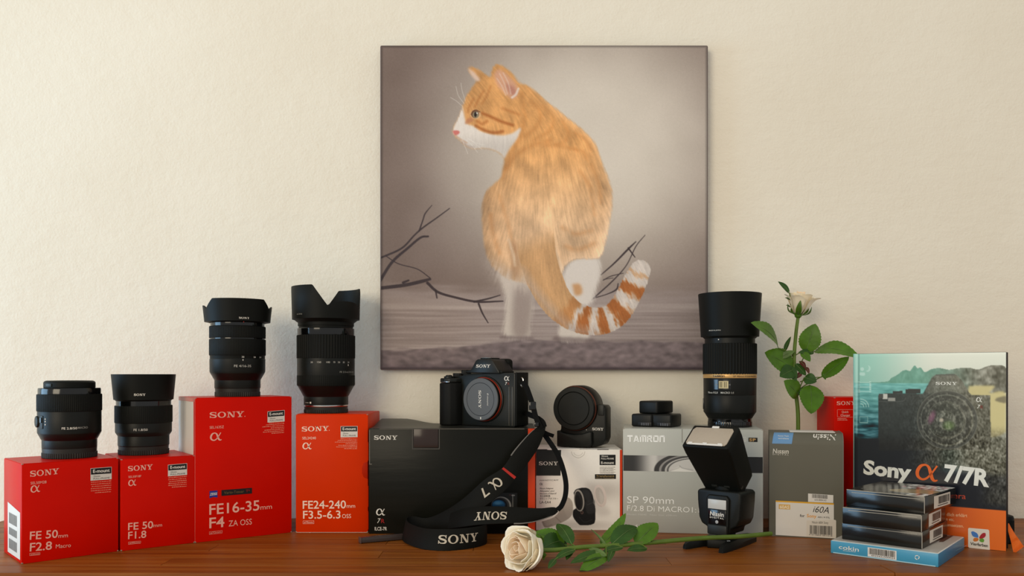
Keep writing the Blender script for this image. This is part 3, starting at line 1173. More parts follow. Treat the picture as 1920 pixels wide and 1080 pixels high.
C.pr(off=.0004).word('T*', z3(450, 682), z3(478, 680), 5).build('strip_lettering', mat('red_print', (170, 24, 22), 0.5), C.root)
g = G()          # printed red edge of the turned-in side panel
V, F = rbox((0, 0, 0), (0.0004, 0.092, 0.006))
g.rbox((-C.w / 2 - 0.0002, 0, C.h - 0.0028), (0.0004, C.depth - 0.002, 0.0052))
g.build('side_flap_edge', M_redpink, C.root)
g = G()
g.rbox((-C.w / 2 - 0.0002, -C.depth / 2 + 0.0032, C.h / 2), (0.0004, 0.0058, C.h - 0.004))
g.build('side_fold', M_red, C.root)

# --- orange-red carton with thumb notch
D = Carton('lens_carton', 'orange-red carton lettered F3.5-6.3, beside the black camera box', 'box', tp(554.5, 998.3), tp(690, 998.3), 0.105, 0.1678, [M_redlite] * 4, group=GR)
p = D.pr()
p.word(SLAB, z3(842, 257), z3(1030, 252), 9)
p.word('.', z3(1031, 251), z3(1035, 251), 9)
p.word('SEL24240', z3(845, 312), z3(940, 311), 4.8)
p.word(ALPHA, z3(846, 380), z3(910, 379), 11.8)
p.word(glyph_text('FE24-240', 0.012), z3(848, 796), z3(1150, 793), 14.8)
p.word('mm', z3(1155, 790), z3(1214, 789), 7.3)
p.word(glyph_text('F3.5-6.3', 0.012), z3(850, 865), z3(1112, 863), 14.6)
p.word('OSS', z3(1123, 862), z3(1185, 861), 7.6)
p.frame(z3(850, 901), z3(926, 900), z3(926, 880), z3(850, 881))
p.word('ø72mm', z3(857, 897), z3(919, 896), 3.2)
p.build('lettering', mat('cream_print', (246, 216, 196), 0.5), D.root)
emount(D, [z3(1115, 223), z3(1228, 222), z3(1228, 256), z3(1115, 257), z3(1228, 294), z3(1115, 296)], rows(z3, 1072, 1228, 311, 378, 7, 0.01, (40, 20, 0, 75, 25, 10, 65)), 40)
g = G()          # half-round thumb notch at the right edge and the slit of the tuck-in side
V, F = prism([(D.w / 2 - 0.0003, 0.076), (D.w / 2 - 0.006, 0.078), (D.w / 2 - 0.0085, 0.084), (D.w / 2 - 0.0085, 0.092), (D.w / 2 - 0.006, 0.0985), (D.w / 2 - 0.0003, 0.1005)], -D.depth / 2 - 0.0005, -D.depth / 2 + 0.001, 0.0002)
g.add(V, F)
g.build('thumb_notch', mat('notch_red', (176, 34, 2), 0.5, spec=.06), D.root)
g = G()
for z0, z1_ in ((0.004, 0.030), (0.036, 0.066), (0.102, 0.128)):
    g.rbox((D.w / 2 + 0.0003, -D.depth / 2 + 0.004, (z0 + z1_) / 2), (0.0006, 0.008, z1_ - z0), 0.0002, seg=1)
g.each('side_tab', M_redlite, D.root)
Print(D.front, 0.0003).poly(z3(803, 960), z3(1300, 960), z3(1300, 966), z3(803, 966)).build('bare_card_edge', M_paper, D.root)


# --- black camera carton
def z4(x, y):
    return (670 + x * .37037, 650 + y * .37037)


M_blackbox = mat('black_carton', (20, 20, 15), 0.30, spec=.12, var=0.08, vscale=20, bump=0.00025, bscale=90, stretch=(0.15, 1, 1))
Ebx = Carton('camera_carton', 'large black carton with orange right edge, under the camera', 'box', tp(691.5, 1001), tp(1003.5, 1001), 0.118, 0.1479, [M_blackbox, M_blackbox, M_orange, M_blackbox], lid=False)
hE, wE, dE = Ebx.h, Ebx.w, Ebx.depth
# lid: sheet bulging up at its back left corner
V, F = [], []
nx, ny = 24, 8
for j in range(ny + 1):
    for i in range(nx + 1):
        x, y = i / nx, j / ny
        lift = 0.0075 * float(smooth01(y, 0.15, 1.0)) * float(smooth01(x, 0.36, 0.14))
        V.append((-wE / 2 + 0.001 + (wE - 0.002) * x, -dE / 2 + 0.0006 + (dE - 0.0012) * y, hE + 0.0004 + lift))
n0 = len(V)
V += [(v[0], v[1], hE - 0.0004 + max(0, v[2] - hE - 0.0012)) for v in V]
for j in range(ny):
    for i in range(nx):
        a = j * (nx + 1) + i
        F.append((a, a + 1, a + nx + 2, a + nx + 1))
        F.append((n0 + a, n0 + a + nx + 1, n0 + a + nx + 2, n0 + a + 1))
rim = [i for i in range(nx + 1)] + [j * (nx + 1) + nx for j in range(1, ny + 1)] + [ny * (nx + 1) + i for i in range(nx - 1, -1, -1)] + [j * (nx + 1) for j in range(ny - 1, 0, -1)]
for k in range(len(rim)):
    a, b = rim[k], rim[(k + 1) % len(rim)]
    F.append((a, n0 + a, n0 + b, b))
mk('lid', V, F, mat('black_lid', (36, 35, 29), 0.38, bump=0.0002, bscale=60), Ebx.root)
g = G()
g.rbox((-0.0365, -dE / 2 - 0.0006, hE - 0.0135), (0.0345, 0.0014, 0.026), 0.0005)
g.build('lid_tab', mat('brown_tape', (52, 40, 36), 0.18), Ebx.root)
g = G()
for sx in (-1, 1):
    g.rbox((-0.0365 + sx * 0.0188, -dE / 2 - 0.0003, hE - 0.014), (0.0014, 0.0012, 0.029), 0.0003, seg=1)
g.rbox((-0.0365, -dE / 2 - 0.0003, hE - 0.0285), (0.039, 0.0012, 0.0014), 0.0003, seg=1)
g.each('tab_slot_rim', mat('worn_black_card', (78, 74, 68), 0.4), Ebx.root)
g = G()
g.rbox((-wE / 2 + 0.0012, -dE / 2 - 0.0002, hE - 0.026), (0.0012, 0.0008, 0.048), 0.0002, seg=1)
g.rbox((-wE / 2 + 0.0024, -dE / 2 - 0.0001, hE - 0.05), (0.004, 0.0006, 0.0012), 0.0002, seg=1)
g.rbox((0, -dE / 2 - 0.0001, hE - 0.0005), (wE - 0.03, 0.0008, 0.0007), 0.0002, seg=1)
g.each('worn_edge', mat('scuffed_card', (112, 106, 96), 0.5), Ebx.root)
Ebx.pr().poly((990, 803.5), (1003.2, 803.5), (1003.2, 1000), (990, 1000)).build('orange_edge', M_orange, Ebx.root)
p = Ebx.pr()
p.word(SLAB, z4(85, 471), z4(203, 471), 7.8)
p.word(ALPHA, z4(95, 853), z4(140, 853), 12)
p.word(glyph_text('7', 0, .25), z4(101, 893), z4(118, 893), 9)
p.word(glyph_text('ILCE-7R', .01), z4(88, 930), z4(150, 930), 6.5)
p.build('lettering', M_white, Ebx.root)
Ebx.pr().word('R', z4(121, 893), z4(138, 893), 8).build('lettering', mat('red_print', (200, 30, 24), 0.5), Ebx.root)


def paint_lens_picture():
    q = Paint(0, 0, 120, 110, 90, 84, (24, 25, 24))
    q.put(q.poly([(30, 0), (112, 0), (114, 106), (30, 106)], 2, False) * .8, (34, 35, 34))
    q.put(q.ell(46, 62, 46, 44, 1.5), (150, 146, 138))
    q.put(q.ell(42, 62, 42, 40, 1.5), (58, 58, 56))
    q.put(q.ell(38, 62, 36, 35, 1.5), (18, 22, 28))
    q.put(q.ell(34, 58, 30, 24, 3) * smooth01(q.Y, 92, 40), (40, 104, 150))
    q.put(q.ell(30, 48, 18, 8, 4) * .6, (120, 176, 206))
    q.put(q.line([(99, 8), (99, 88)], 3, 1)[0], (136, 132, 124))
    q.put(q.line([(96, 12), (106, 12)], 6, 1)[0] * .8, (160, 156, 150))
    q.put(q.line([(84, 10), (90, 10)], 4, 1)[0] * .6, (120, 60, 52))
    return q.a


a0, b0 = Ebx.front.uv(921, 968)
a1, b1 = Ebx.front.uv(970, 924)
raster('printed_camera_picture', Ebx.front, paint_lens_picture(), a0, a1, b0, b1, print_mat('glossy_print', 0.35), Ebx.root)


# --- white adapter carton
def z5(x, y):
    return (1000 + x / 5.684, 820 + y / 5.684)


M_ivory = mat('ivory_card', (250, 245, 235), 0.4, var=0.02, vscale=16)
Fb = Carton('adapter_carton', 'white carton with black top left panel and orange right edge, under the lens adapter', 'box', tp(1004.8, 993.6), tp(1166.5, 993.6), 0.088, 0.1157, [M_ivory, M_ivory, M_orange, M_ivory])


def paint_adapter():
    q = Paint(28, 130, 948, 990, 310, 290, (251, 246, 236))
    X, Y = q.X, q.Y
    q.put(smooth01(X, 300, 28) * 0.22, (186, 172, 156))
    q.put(np.exp(-((X - 800) / 190) ** 2 - ((Y - 560) / 110) ** 2) * 0.55, (176, 166, 156))
    q.put(q.poly([(565, 460), (700, 520), (700, 640), (850, 800), (720, 830), (600, 660)], 22) * 0.35, (186, 176, 166))
    q.put(q.ell(470, 940, 330, 44, 26) * 0.30, (160, 148, 136))
    # pale lens lying at the lower left
    lens = q.poly([(90, 900), (240, 840), (330, 700), (370, 640), (425, 690), (428, 800), (380, 870), (260, 930), (130, 962)], 3)
    q.put(lens * 0.8, (156, 144, 132))
    q.put(q.poly([(330, 690), (372, 640), (424, 690), (426, 790), (385, 860), (340, 790)], 5) * 0.55, (190, 180, 168))
    q.put(q.line([(240, 850), (300, 905)], 8, 4)[0] * .5, (116, 106, 98))
    q.put(q.line([(100, 905), (135, 955), (200, 935)], 18, 8)[0] * .4, (122, 112, 102))
    # pale ring at the right
    ring = np.clip(q.ell(733, 622, 66, 122, 2, -0.22) - q.ell(728, 622, 44, 92, 2, -0.22), 0, 1)
    q.put(q.ell(728, 622, 44, 92, 2, -0.22) * .8, (198, 188, 178))
    q.put(q.poly([(722, 560), (770, 640), (740, 720), (725, 640)], 4) * .5, (222, 216, 206))
    q.put(ring, (228, 214, 204))
    ml, _ = q.line([(690, 540), (672, 620), (700, 710), (745, 738)], 8, 5)
    q.put(ml * 0.35, (190, 172, 160))
    # the black adapter
    q.put(q.poly([(440, 590), (470, 552), (560, 535), (620, 560), (655, 640), (655, 700), (676, 740), (676, 890), (640, 930), (560, 938), (500, 930), (436, 850), (436, 780), (470, 740)], 2.5), (26, 26, 26))
    q.put(q.poly([(560, 690), (660, 660), (672, 740), (672, 800), (590, 810)], 5) * .7, (52, 52, 52))
    q.put(q.poly([(520, 560), (600, 560), (640, 640), (600, 690), (560, 640)], 8) * .6, (60, 60, 60))
    q.put(np.clip(q.ell(500, 672, 56, 118, 2, -0.12) - q.ell(496, 676, 44, 102, 2, -0.12), 0, 1), (168, 162, 152))
    q.put(q.ell(494, 676, 42, 98, 2, -0.12), (40, 38, 36))
    q.put(q.ell(488, 690, 30, 76, 3, -0.12), (24, 23, 22))
    q.put(q.line([(462, 600), (452, 650), (460, 720)], 8, 3)[0] * .6, (110, 104, 96))
    q.put(q.ell(532, 802, 17, 18, 2), (98, 76, 68))
    q.put(q.ell(530, 800, 9, 10, 2), (44, 34, 32))
    q.put(q.line([(500, 850), (560, 905), (640, 880)], 6, 4)[0] * .6, (64, 64, 62))
    q.put(q.line([(590, 720), (660, 690)], 5, 3)[0] * .7, (84, 84, 82))
    q.a += q.noise(2, seed=3)[..., None] * 1.0
    return q.a


a0, b0 = Fb.front.uv(*z5(30, 988))
a1, b1 = Fb.front.uv(*z5(922, 134))
raster('printed_adapter_picture', Fb.front, paint_adapter(), a0, a1, b0, b1, print_mat('satin_print', 0.4), Fb.root)
Fb.pr(off=.0004).poly(z5(29, 133), z5(296, 133), z5(290, 408), z5(29, 408)).build('black_panel', mat('panel_black', (34, 33, 29), 0.4), Fb.root)
Fb.pr(off=.0003).poly(z5(922, 133), z5(947, 133), z5(947, 992), z5(922, 990)).build('orange_edge', M_orange, Fb.root)
Fb.pr(off=.0006).word(SLAB, z5(60, 296), z5(262, 297), 6.8).build('lettering', M_white, Fb.root)
p = Fb.pr(off=.0005)
p.word(glyph_text('HANDYCAM', 0, .3, 1.1), z5(66, 464), z5(266, 462), 2.4)
p.word(ALPHA, z5(68, 508), z5(100, 508), 4)
p.word(glyph_text('Mount Adaptor', 0, .2), z5(68, 552), z5(215, 551), 3.0)
p.word(glyph_text('Adaptateur pour', 0, .2), z5(68, 579), z5(228, 578), 3.0)
p.word(glyph_text("monture d'objectif", 0, .2), z5(68, 606), z5(248, 605), 3.0)
p.word('卡口适配器', z5(68, 635), z5(180, 634), 3.2)
p.word('マウントアダプター', z5(68, 663), z5(264, 662), 3.0)
p.word('LA-EA4', z5(68, 704), z5(185, 704), 4.8)
p.build('lettering', mat('dark_print', (58, 50, 44), 0.5), Fb.root)
Fb.pr(off=.0004).poly(z5(706, 185), z5(876, 185), z5(876, 296), z5(706, 296)).build('black_badge', M_ink, Fb.root)
p = Fb.pr(off=.0006)
p.word(glyph_text('35mm', .015), z5(725, 208), z5(795, 208), 2.8)
p.word(glyph_text('FULL-FRAME', .015), z5(723, 235), z5(858, 235), 3.0)
p.word(glyph_text('E-mount', .025), z5(722, 282), z5(858, 282), 4.4)
p.build('badge_lettering', M_white, Fb.root)
p = Fb.pr(off=.0005)
for i in range(6):
    p.micro(z5(708, 320 + i * 13), z5(874 - (20 if i % 2 else 0), 320 + i * 13), 1.1, 60 + i)
p.build('small_print', mat('taupe_print', (128, 118, 108), 0.5), Fb.root)
Fb.pr(off=.0004).poly(z5(656, 393), z5(880, 393), z5(880, 443), z5(656, 443)).build('black_badge', M_ink, Fb.root)
p = Fb.pr(off=.0006)
p.word(glyph_text('Translucent', .015, 0, 1.05), z5(668, 420), z5(862, 420), 3.2)
p.word('Mirror Technology', z5(668, 437), z5(862, 437), 1.6)
p.build('badge_lettering', mat('gold_print', (176, 148, 96), 0.4), Fb.root)
p = Fb.pr(off=.0005)
p.line([z5(405, 150), z5(420, 190), z5(478, 218), z5(535, 190), z5(550, 150)], 0.0004)
p.line([z5(430, 160), z5(445, 182), z5(478, 195), z5(512, 182), z5(525, 160)], 0.0003)
p.build('thumb_crease', mat('crease_grey', (176, 168, 156), 0.5), Fb.root)
g = G()
g.rbox((-0.006 - 0.016, -Fb.depth / 2 + 0.0006, Fb.h + 0.0003), (0.046, 0.0022, 0.0018), 0.0004)
g.build('flap_tongue', M_ivory, Fb.root)
g = G()
g.rbox((0.0345, -Fb.depth / 2 + 0.0004, Fb.h + 0.0001), (0.0165, 0.0016, 0.0008), 0.0002, seg=1)
g.rbox((-0.0535, -Fb.depth / 2 + 0.0004, Fb.h + 0.0001), (0.015, 0.0016, 0.0008), 0.0002, seg=1)
g.each('flap_slot', M_ink, Fb.root)


# --- silver carton
def z6(x, y):
    return (1160 + x / 4.91, 790 + y / 4.91)


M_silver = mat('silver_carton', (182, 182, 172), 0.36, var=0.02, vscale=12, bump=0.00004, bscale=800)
Gb = Carton('macro_lens_carton', 'silver grey carton with a dark picture band, behind the flash', 'box', tp(1168, 997), tp(1431, 1004.3), 0.106, 0.1474, [M_silver, M_silver, mat('silver_carton_shaded', (110, 108, 100), 0.4), M_silver])  # right side is the same silver, darkened for the shadow in the gap


def paint_band():
    q = Paint(42, 0, 1330, 145, 330, 42, (60, 58, 56))
    X, Y = q.X, q.Y
    q.a = (np.array((54, 53, 52.0)) * (1 - smooth01(X, 120, 330)[..., None]) + np.array((206, 202, 194.0)) * smooth01(X, 120, 330)[..., None])
    q.put(smooth01(X, 340, 380), (176, 172, 166))
    for r_, w_, c_ in ((330, 60, (60, 58, 56)), (300, 26, (150, 146, 140)), (275, 34, (72, 70, 68)), (250, 14, (190, 186, 178)), (232, 16, (96, 94, 90))):
        d = np.abs(np.hypot((X - 690), (Y - 135) * 2.1) - r_)
        q.put(smooth01(d, w_ * .6, w_ * .35), c_)
    ins = smooth01(np.hypot((X - 690), (Y - 135) * 2.1), 226, 215)
    q.put(ins, (204, 200, 192))
    q.put(ins * q.poly([(470, 150), (520, 120), (560, 100), (572, 88), (580, 105), (640, 125), (700, 150)], 5), (228, 224, 214))
    q.put(ins * q.line([(570, 92), (600, 112), (690, 128)], 7, 4)[0] * .7, (150, 146, 140))
    q.put(ins * q.line([(572, 90), (560, 110), (480, 138)], 6, 4)[0] * .5, (150, 146, 140))
    q.put(smooth01(X, 900, 1080), (34, 33, 32))
    return q.a


# the band follows the face, so it is laid out from its own corners
a0, b0 = Gb.front.uv(*z6(46, 455))
a1, b1 = Gb.front.uv(*z6(46, 311))
raster('picture_band', Gb.front, paint_band(), 0.0006, Gb.w - 0.0006, b0, b1, print_mat('band_print', 0.35), Gb.root)
p = Gb.pr()
p.word(BLOCK, z6(80, 188), z6(425, 192), 12.4)
p.word(glyph_text('SP 90mm', -.006), z6(78, 752), z6(508, 761), 13)
p.word(glyph_text('F/2.8 Di MACRO1:1', -.006), z6(78, 822), z6(742, 841), 10.2)
p.word('for Sony', z6(80, 980), z6(256, 984), 6.0)
p.build('lettering', mat('silver_white_print', (250, 250, 244), 0.45), Gb.root)
Gb.pr().word('Model: F004S   Filter Size: ø58mm', z6(80, 863), z6(535, 873), 3).build('small_print', mat('pale_grey_print', (214, 214, 208), 0.5), Gb.root)
Gb.pr().frame(z6(1080, 185), z6(1171, 187), z6(1171, 150), z6(1080, 148), .0006).word(glyph_text('60', .02), z6(1133, 180), z6(1166, 181), 4.4).build('framed_lettering', M_white, Gb.root)
Gb.pr().poly(z6(1195, 150), z6(1278, 151), z6(1278, 190), z6(1195, 188)).build('dark_badge', M_ink, Gb.root)
Gb.pr(off=.0005).word(glyph_text('SP', .03, 0, 1.1), z6(1202, 182), z6(1262, 183), 5).build('badge_lettering', M_gold, Gb.root)
g = G()
g.rbox((-0.014, -Gb.depth / 2 - 0.0001, Gb.h - 0.010), (0.0004, 0.0006, 0.019))
g.build('front_slit', mat('slit_dark', (70, 70, 66), 0.5), Gb.root)


# --- dark grey flash carton with a rounded top edge
def z7(x, y):
    return (1430 + x / 4.91, 800 + y / 4.91)


M_flashbox = mat('dark_grey_carton', (98, 95, 82), 0.5, var=0.03, vscale=16)
M_flashside = mat('black_carton_side', (30, 29, 28), 0.4)
Hb = Carton('flash_carton', 'dark grey carton with rounded top edge and white label, in front of the standing rose', 'box', tp(1442, 1004.7), tp(1581, 1011.8), 0.068, 0.143, None, body=False)
wH, dH, hH, rH = Hb.w, Hb.depth, 0.143, 0.016
prof = [(-dH / 2, 0.0), (-dH / 2, hH - rH)]
for k in range(1, 11):
    an = math.pi / 2 * k / 10
    prof.append((-dH / 2 + rH - rH * math.cos(an), hH - rH + rH * math.sin(an)))
prof += [(dH / 2, hH), (dH / 2, 0.0)]
V, F = prism(prof, -wH / 2, wH / 2, 0.0, 'x')
idx = [1 if len(f) > 4 else 0 for f in F]
mk('carton_body', V, F, [M_flashbox, M_flashside], Hb.root, idx)
# sleeve rim at the right end and the pale inner flap on top
V, F = prism([(y * 1.008, z * 1.004 + 0.0001) for y, z in prof], wH / 2 - 0.0006, wH / 2 + 0.0006, 0.0, 'x')
mk('sleeve_rim', V, F, mat('sleeve_edge', (112, 106, 96), 0.5), Hb.root)
mk('inner_flap', *rbox((0.010, 0.010, hH + 0.0004), (0.060, 0.040, 0.0008), 0.0002), M_paper, Hb.root)


def curve_pt(x, s_):
    """Point on the rounded top edge: s_ = 0 at the start of the curve, 1 at its end."""
    an = math.pi / 2 * s_
    r_ = rH + 0.0003
    return (x, -dH / 2 + rH - r_ * math.cos(an), hH - rH + r_ * math.sin(an))


V = [curve_pt(-wH / 2 + 0.004 + 0.026 * i / 6 + 0.003 * (j / 8.0), 0.05 + 0.82 * j / 8) for j in range(9) for i in range(7)]
F = [(j * 7 + i, j * 7 + i + 1, j * 7 + i + 8, j * 7 + i + 7) for j in range(8) for i in range(6)]
mk('blue_sticker', V, F, mat('sticker_blue', (104, 146, 186), 0.35), Hb.root)
V2, F2, w2 = glyph_text('Nissin', .015, .2)
V = [curve_pt(0.040 - v[0] / w2 * 0.030, 0.72 - v[1] * 0.42) for v in V2]
mk('lettering', V, F2, M_white, Hb.root, None, 0)
V = []
F = []
for r_ in range(2):
    gx = glyph_text('Power Flash' if r_ == 0 else 'wireless', .0)
    n0 = len(V)
    V += [curve_pt(-wH / 2 + 0.012 + v[0] / gx[2] * 0.014, 0.30 + 0.16 * (1 - r_) + v[1] * 0.09) for v in gx[0]]
    V[n0:] = [(x_, y_ - 0.0002, z_ + 0.0002) for x_, y_, z_ in V[n0:]]
    F += [tuple(i + n0 for i in f) for f in gx[1]]
mk('sticker_lettering', V, F, M_white, Hb.root, None, 0)
p = Hb.pr()
p.word(glyph_text('N', .02, .1), z7(93, 244), z7(133, 245), 8.6)
p.word(glyph_text('ıssın', .02, .1), z7(136, 245), z7(240, 248), 8.6)
p.word(glyph_text('D I G I T A L', .01), z7(93, 259), z7(240, 265), 2.3)
p.build('lettering', mat('pale_print', (206, 200, 186), 0.5), Hb.root)
Hb.pr(off=.0003).poly(z7(418, 615), z7(650, 630), z7(650, 702), z7(418, 692)).build('barcode_sticker', M_paper, Hb.root)
p = Hb.pr(off=.0005).bars(z7(455, 655), z7(600, 665), z7(600, 630), z7(455, 620), 34, 5)
p.word('6101000A1A3', z7(478, 680), z7(585, 686), 3.4)
p.build('barcode', mat('dim_ink', (70, 66, 62), 0.5), Hb.root)
Hb.pr(off=.0004).poly(z7(120, 690), z7(655, 716), z7(655, 1028), z7(120, 996)).build('white_label', M_paper, Hb.root)
Hb.pr(off=.00045).poly(z7(120, 679), z7(655, 705), z7(655, 719), z7(120, 692)).build('yellow_stripe', mat('yellow_print', (226, 168, 44), 0.5), Hb.root)
p = Hb.pr(off=.0006)
p.poly(z7(148, 712), z7(253, 718), z7(253, 762), z7(148, 756))
p.build('orange_field', mat('amber_print', (222, 176, 96), 0.5), Hb.root)
Hb.pr(off=.0008).word(glyph_text('60AS', .02), z7(157, 750), z7(245, 755), 5.6).build('lettering', mat('pale_yellow_print', (250, 236, 206), 0.5), Hb.root)
p = Hb.pr(off=.0006)
p.word(glyph_text('i60A', -.004, .28), z7(462, 786), z7(608, 798), 12)
p.word(glyph_text('for', .012), z7(342, 829), z7(386, 832), 5)
p.word(glyph_text('ADI / P-TTL', .012), z7(506, 838), z7(618, 845), 2.7)
p.build('lettering', M_ink, Hb.root)
Hb.pr(off=.0006).word(glyph_text('Sony', .015), z7(406, 832), z7(494, 839), 6).build('lettering', mat('orange_ink', (232, 160, 40), 0.5), Hb.root)
Hb.pr(off=.0007).poly(z7(404, 862), z7(668, 857), z7(676, 865), z7(676, 1020), z7(668, 1028), z7(404, 1012)).build('barcode_sticker', mat('sticker_paper', (222, 214, 200), 0.5), Hb.root)
p = Hb.pr(off=.0009).bars(z7(434, 985), z7(642, 998), z7(642, 916), z7(434, 906), 44, 9)
p.word('4 013803 001018', z7(425, 998), z7(640, 1011), 2.4)
p.word(glyph_text('Nissin i60A Sony', -.004), z7(455, 889), z7(604, 894), 4.4)
p.build('barcode', mat('dim_ink', (70, 66, 62), 0.5), Hb.root)

# --- red charger carton behind
Ib = Carton('charger_carton', 'narrow red carton standing behind the book beside the grey carton', 'box', vp(1564, 700, 1.236), vp(1664, 700, 1.236), 0.070, 0.1905, [M_red] * 4)
p = Ib.pr()
p.word(SLAB, (1569, 759.5), (1603.5, 759), 7)
p.frame((1570, 782), (1600, 782), (1600, 768), (1570, 768))
p.word(glyph_text('Quick', .012), (1578, 774.2), (1591, 774.2), 4)
p.word(glyph_text('Charger', .012), (1576, 780.5), (1594, 780.5), 4)
p.micro((1570, 785.5), (1587, 785.5), 1.1, 3)
p.micro((1570, 788), (1589, 788), 1.1, 4)
p.build('lettering', M_pink, Ib.root)

# ------------------------------------------------------------------ lenses
class Lens:
    def __init__(s, name, label, cx, d, zb, yb, group='camera lenses standing on the cartons'):
        X = (cx - 960) / FPX * d
        s.s = FPX / d
        s.k = math.sqrt(1 + ((cx - 960) / FPX) ** 2)
        s.yb = yb
        s.root = empty(name, (X, d, zb), 0, label, 'lens', group)
        s.view = math.atan2(-d, -X)        # direction from the lens to the viewer

    def r(s, hw):
        return hw / (s.s * s.k)

    def z(s, y):
        return (s.yb - y) / s.s

    def ring(s, name, prof, m, ribs=0, depth=0.0, seg=72):
        V, F = lathe([(s.r(h), s.z(y)) for h, y in prof], seg, ribs, depth)
        return mk(name, V, F, m, s.root, None, 28)

    def word(s, glyph, x0, x1, y, h, hw, m, name='lettering', vertical=False):
        """Lettering wrapped on the barrel; x0, x1 in pixels from the axis."""
        if isinstance(glyph, str):
            glyph = glyph_text(glyph)
        V2, F, w = glyph
        R = s.r(hw) + 0.00025
        f0, f1 = math.asin(max(-.99, min(.99, x0 / hw))), math.asin(max(-.99, min(.99, x1 / hw)))
        c = s.view
        V = []
        for a, b in V2:
            f = c + f0 + (f1 - f0) * a / w
            V.append((R * math.cos(f), R * math.sin(f), s.z(y) + b * h / s.s))
        return mk(name, V, F, m, s.root, None, 0)

    def dot(s, x, y, hw, w, h, m, name='index_mark'):
        R = s.r(hw)
        f = s.view + math.asin(x / hw)
        M = Matrix.Rotation(f, 4, 'Z') @ Matrix.Translation((R, 0, s.z(y)))
        g = G().rbox((0, 0, 0), (0.0008, w / s.s, h / s.s), 0.0002, M=M, seg=1)
        return g.build(name, m, s.root)

    def hood(s, name, y0, y1, hw0, hw1, m, hfun, thick=0.002, seg=192, inner=None):
        """Open hood from y0 (bottom) with rim height hfun(angle) in 0..1 of the way to y1."""
        V, F = [], []
        z0, z1 = s.z(y0), s.z(y1)
        r0, r1 = s.r(hw0), s.r(hw1)
        for i in range(seg):
            a = s.view + 2 * math.pi * i / seg
            t = hfun(2 * math.pi * i / seg)
            zt = z0 + (z1 - z0) * t
            rt = r0 + (r1 - r0) * t
            for rr_, zz in ((r0, z0), ((r0 + rt) / 2, (z0 + zt) / 2), (rt, zt - .0004), (rt - .0003, zt), (rt - thick, zt), ((r0 + rt) / 2 - thick, (z0 + zt) / 2), (r0 - thick, z0)):
                V.append((rr_ * math.cos(a), rr_ * math.sin(a), zz))
        n = 7
        for i in range(seg):
            j = (i + 1) % seg
            for k in range(n - 1):
                F.append((i * n + k, j * n + k, j * n + k + 1, i * n + k + 1))
            F.append((i * n + n - 1, j * n + n - 1, j * n, i * n))
        return mk(name, V, F, m, s.root, None, 40)


def rear_cap(L, hw, y0, y1, m=M_dgrey):
    L.ring('rear_cap', [(hw * .97, y0), (hw, y0 - 1), (hw, y0 - (y0 - y1) * .52), (hw * .985, y0 - (y0 - y1) * .55)], m, ribs=70, depth=0.0006)
    L.ring('rear_cap_collar', [(hw * .975, y0 - (y0 - y1) * .5), (hw * .985, y1 + .5), (hw * .97, y1)], m)


# macro lens, capped
L = Lens('macro_lens', 'short black lens with flat front cap and side switch, on the leftmost red carton', 130.8, 1.082, 0.1187, 857.0)
rear_cap(L, 53, 857.0, 838.6)
L.ring('lower_barrel', [(51.5, 839.5), (52.4, 838), (52.5, 823)], M_black)
L.ring('shoulder', [(52.3, 824), (54, 822), (60.2, 811), (60.4, 809)], M_wine)
L.ring('barrel', [(60.3, 811), (60.7, 809), (60.7, 770), (60.2, 769)], M_black)
L.ring('focus_ring', [(61.0, 770.5), (62, 769.5), (62.0, 740), (61.2, 739)], M_rubber, ribs=110, depth=0.00035)
L.ring('front_ring', [(58.5, 740), (59.8, 738.5), (59.8, 729.5), (58.8, 727.5)], M_gloss)
L.ring('front_cap', [(48.2, 728), (49.2, 726.5), (49.2, 717.5), (47.5, 715.2), (44, 713.8), (30, 713.6), (28, 714.6), (5, 714.4)], M_matte)
g = G()
R = L.r(49.2)
g.rbox((0, 0, 0), (0.002, 0.010, 0.004), 0.0005, M=Matrix.Rotation(L.view - 0.9, 4, 'Z') @ Matrix.Translation((R - 0.0004, 0, L.z(722))))
g.build('cap_pinch_tab', M_dgrey, L.root)
L.word(glyph_text('FE 2.8/50', .01), -14.5, 13.5, 802.3, 4.0, 60.7, M_white)
L.word(glyph_text('MACRO', .005), 15, 33, 801.6, 3.6, 60.7, mat('grey_print', (150, 148, 140), 0.5))
g = G()
R = L.r(60.7)
Mx = Matrix.Rotation(L.view - math.radians(77), 4, 'Z') @ Matrix.Translation((R, 0, L.z(789))) @ Matrix.Rotation(math.pi / 2, 4, 'Y')
g.lathe([(0.0072, -0.001), (0.0072, 0.0016), (0.006, 0.0024)], 28, M=Mx)
g.build('hold_button', M_dgrey, L.root)
Mx = Matrix.Rotation(L.view - math.radians(58), 4, 'Z') @ Matrix.Translation((R, 0, L.z(789.5)))
G().rbox((0, 0, 0), (0.0014, 0.0066, 0.0165), 0.0006, M=Mx).build('switch_plate', M_dgrey, L.root)
G().rbox((0.0011, 0, 0.0026), (0.0016, 0.0040, 0.0065), 0.0004, M=Mx).build('focus_switch', M_gloss, L.root)
L.dot(L.k * 60.7 * math.sin(math.radians(-57)) / L.k, 789.6, 60.7, 5.5, 1.2, M_white)
for i, dy in enumerate((-5.5, -1, 4.5)):
    L.dot(60.7 * math.sin(math.radians(-47)), 789 + dy, 60.7, 2.0, 2.6, M_white, 'switch_mark')

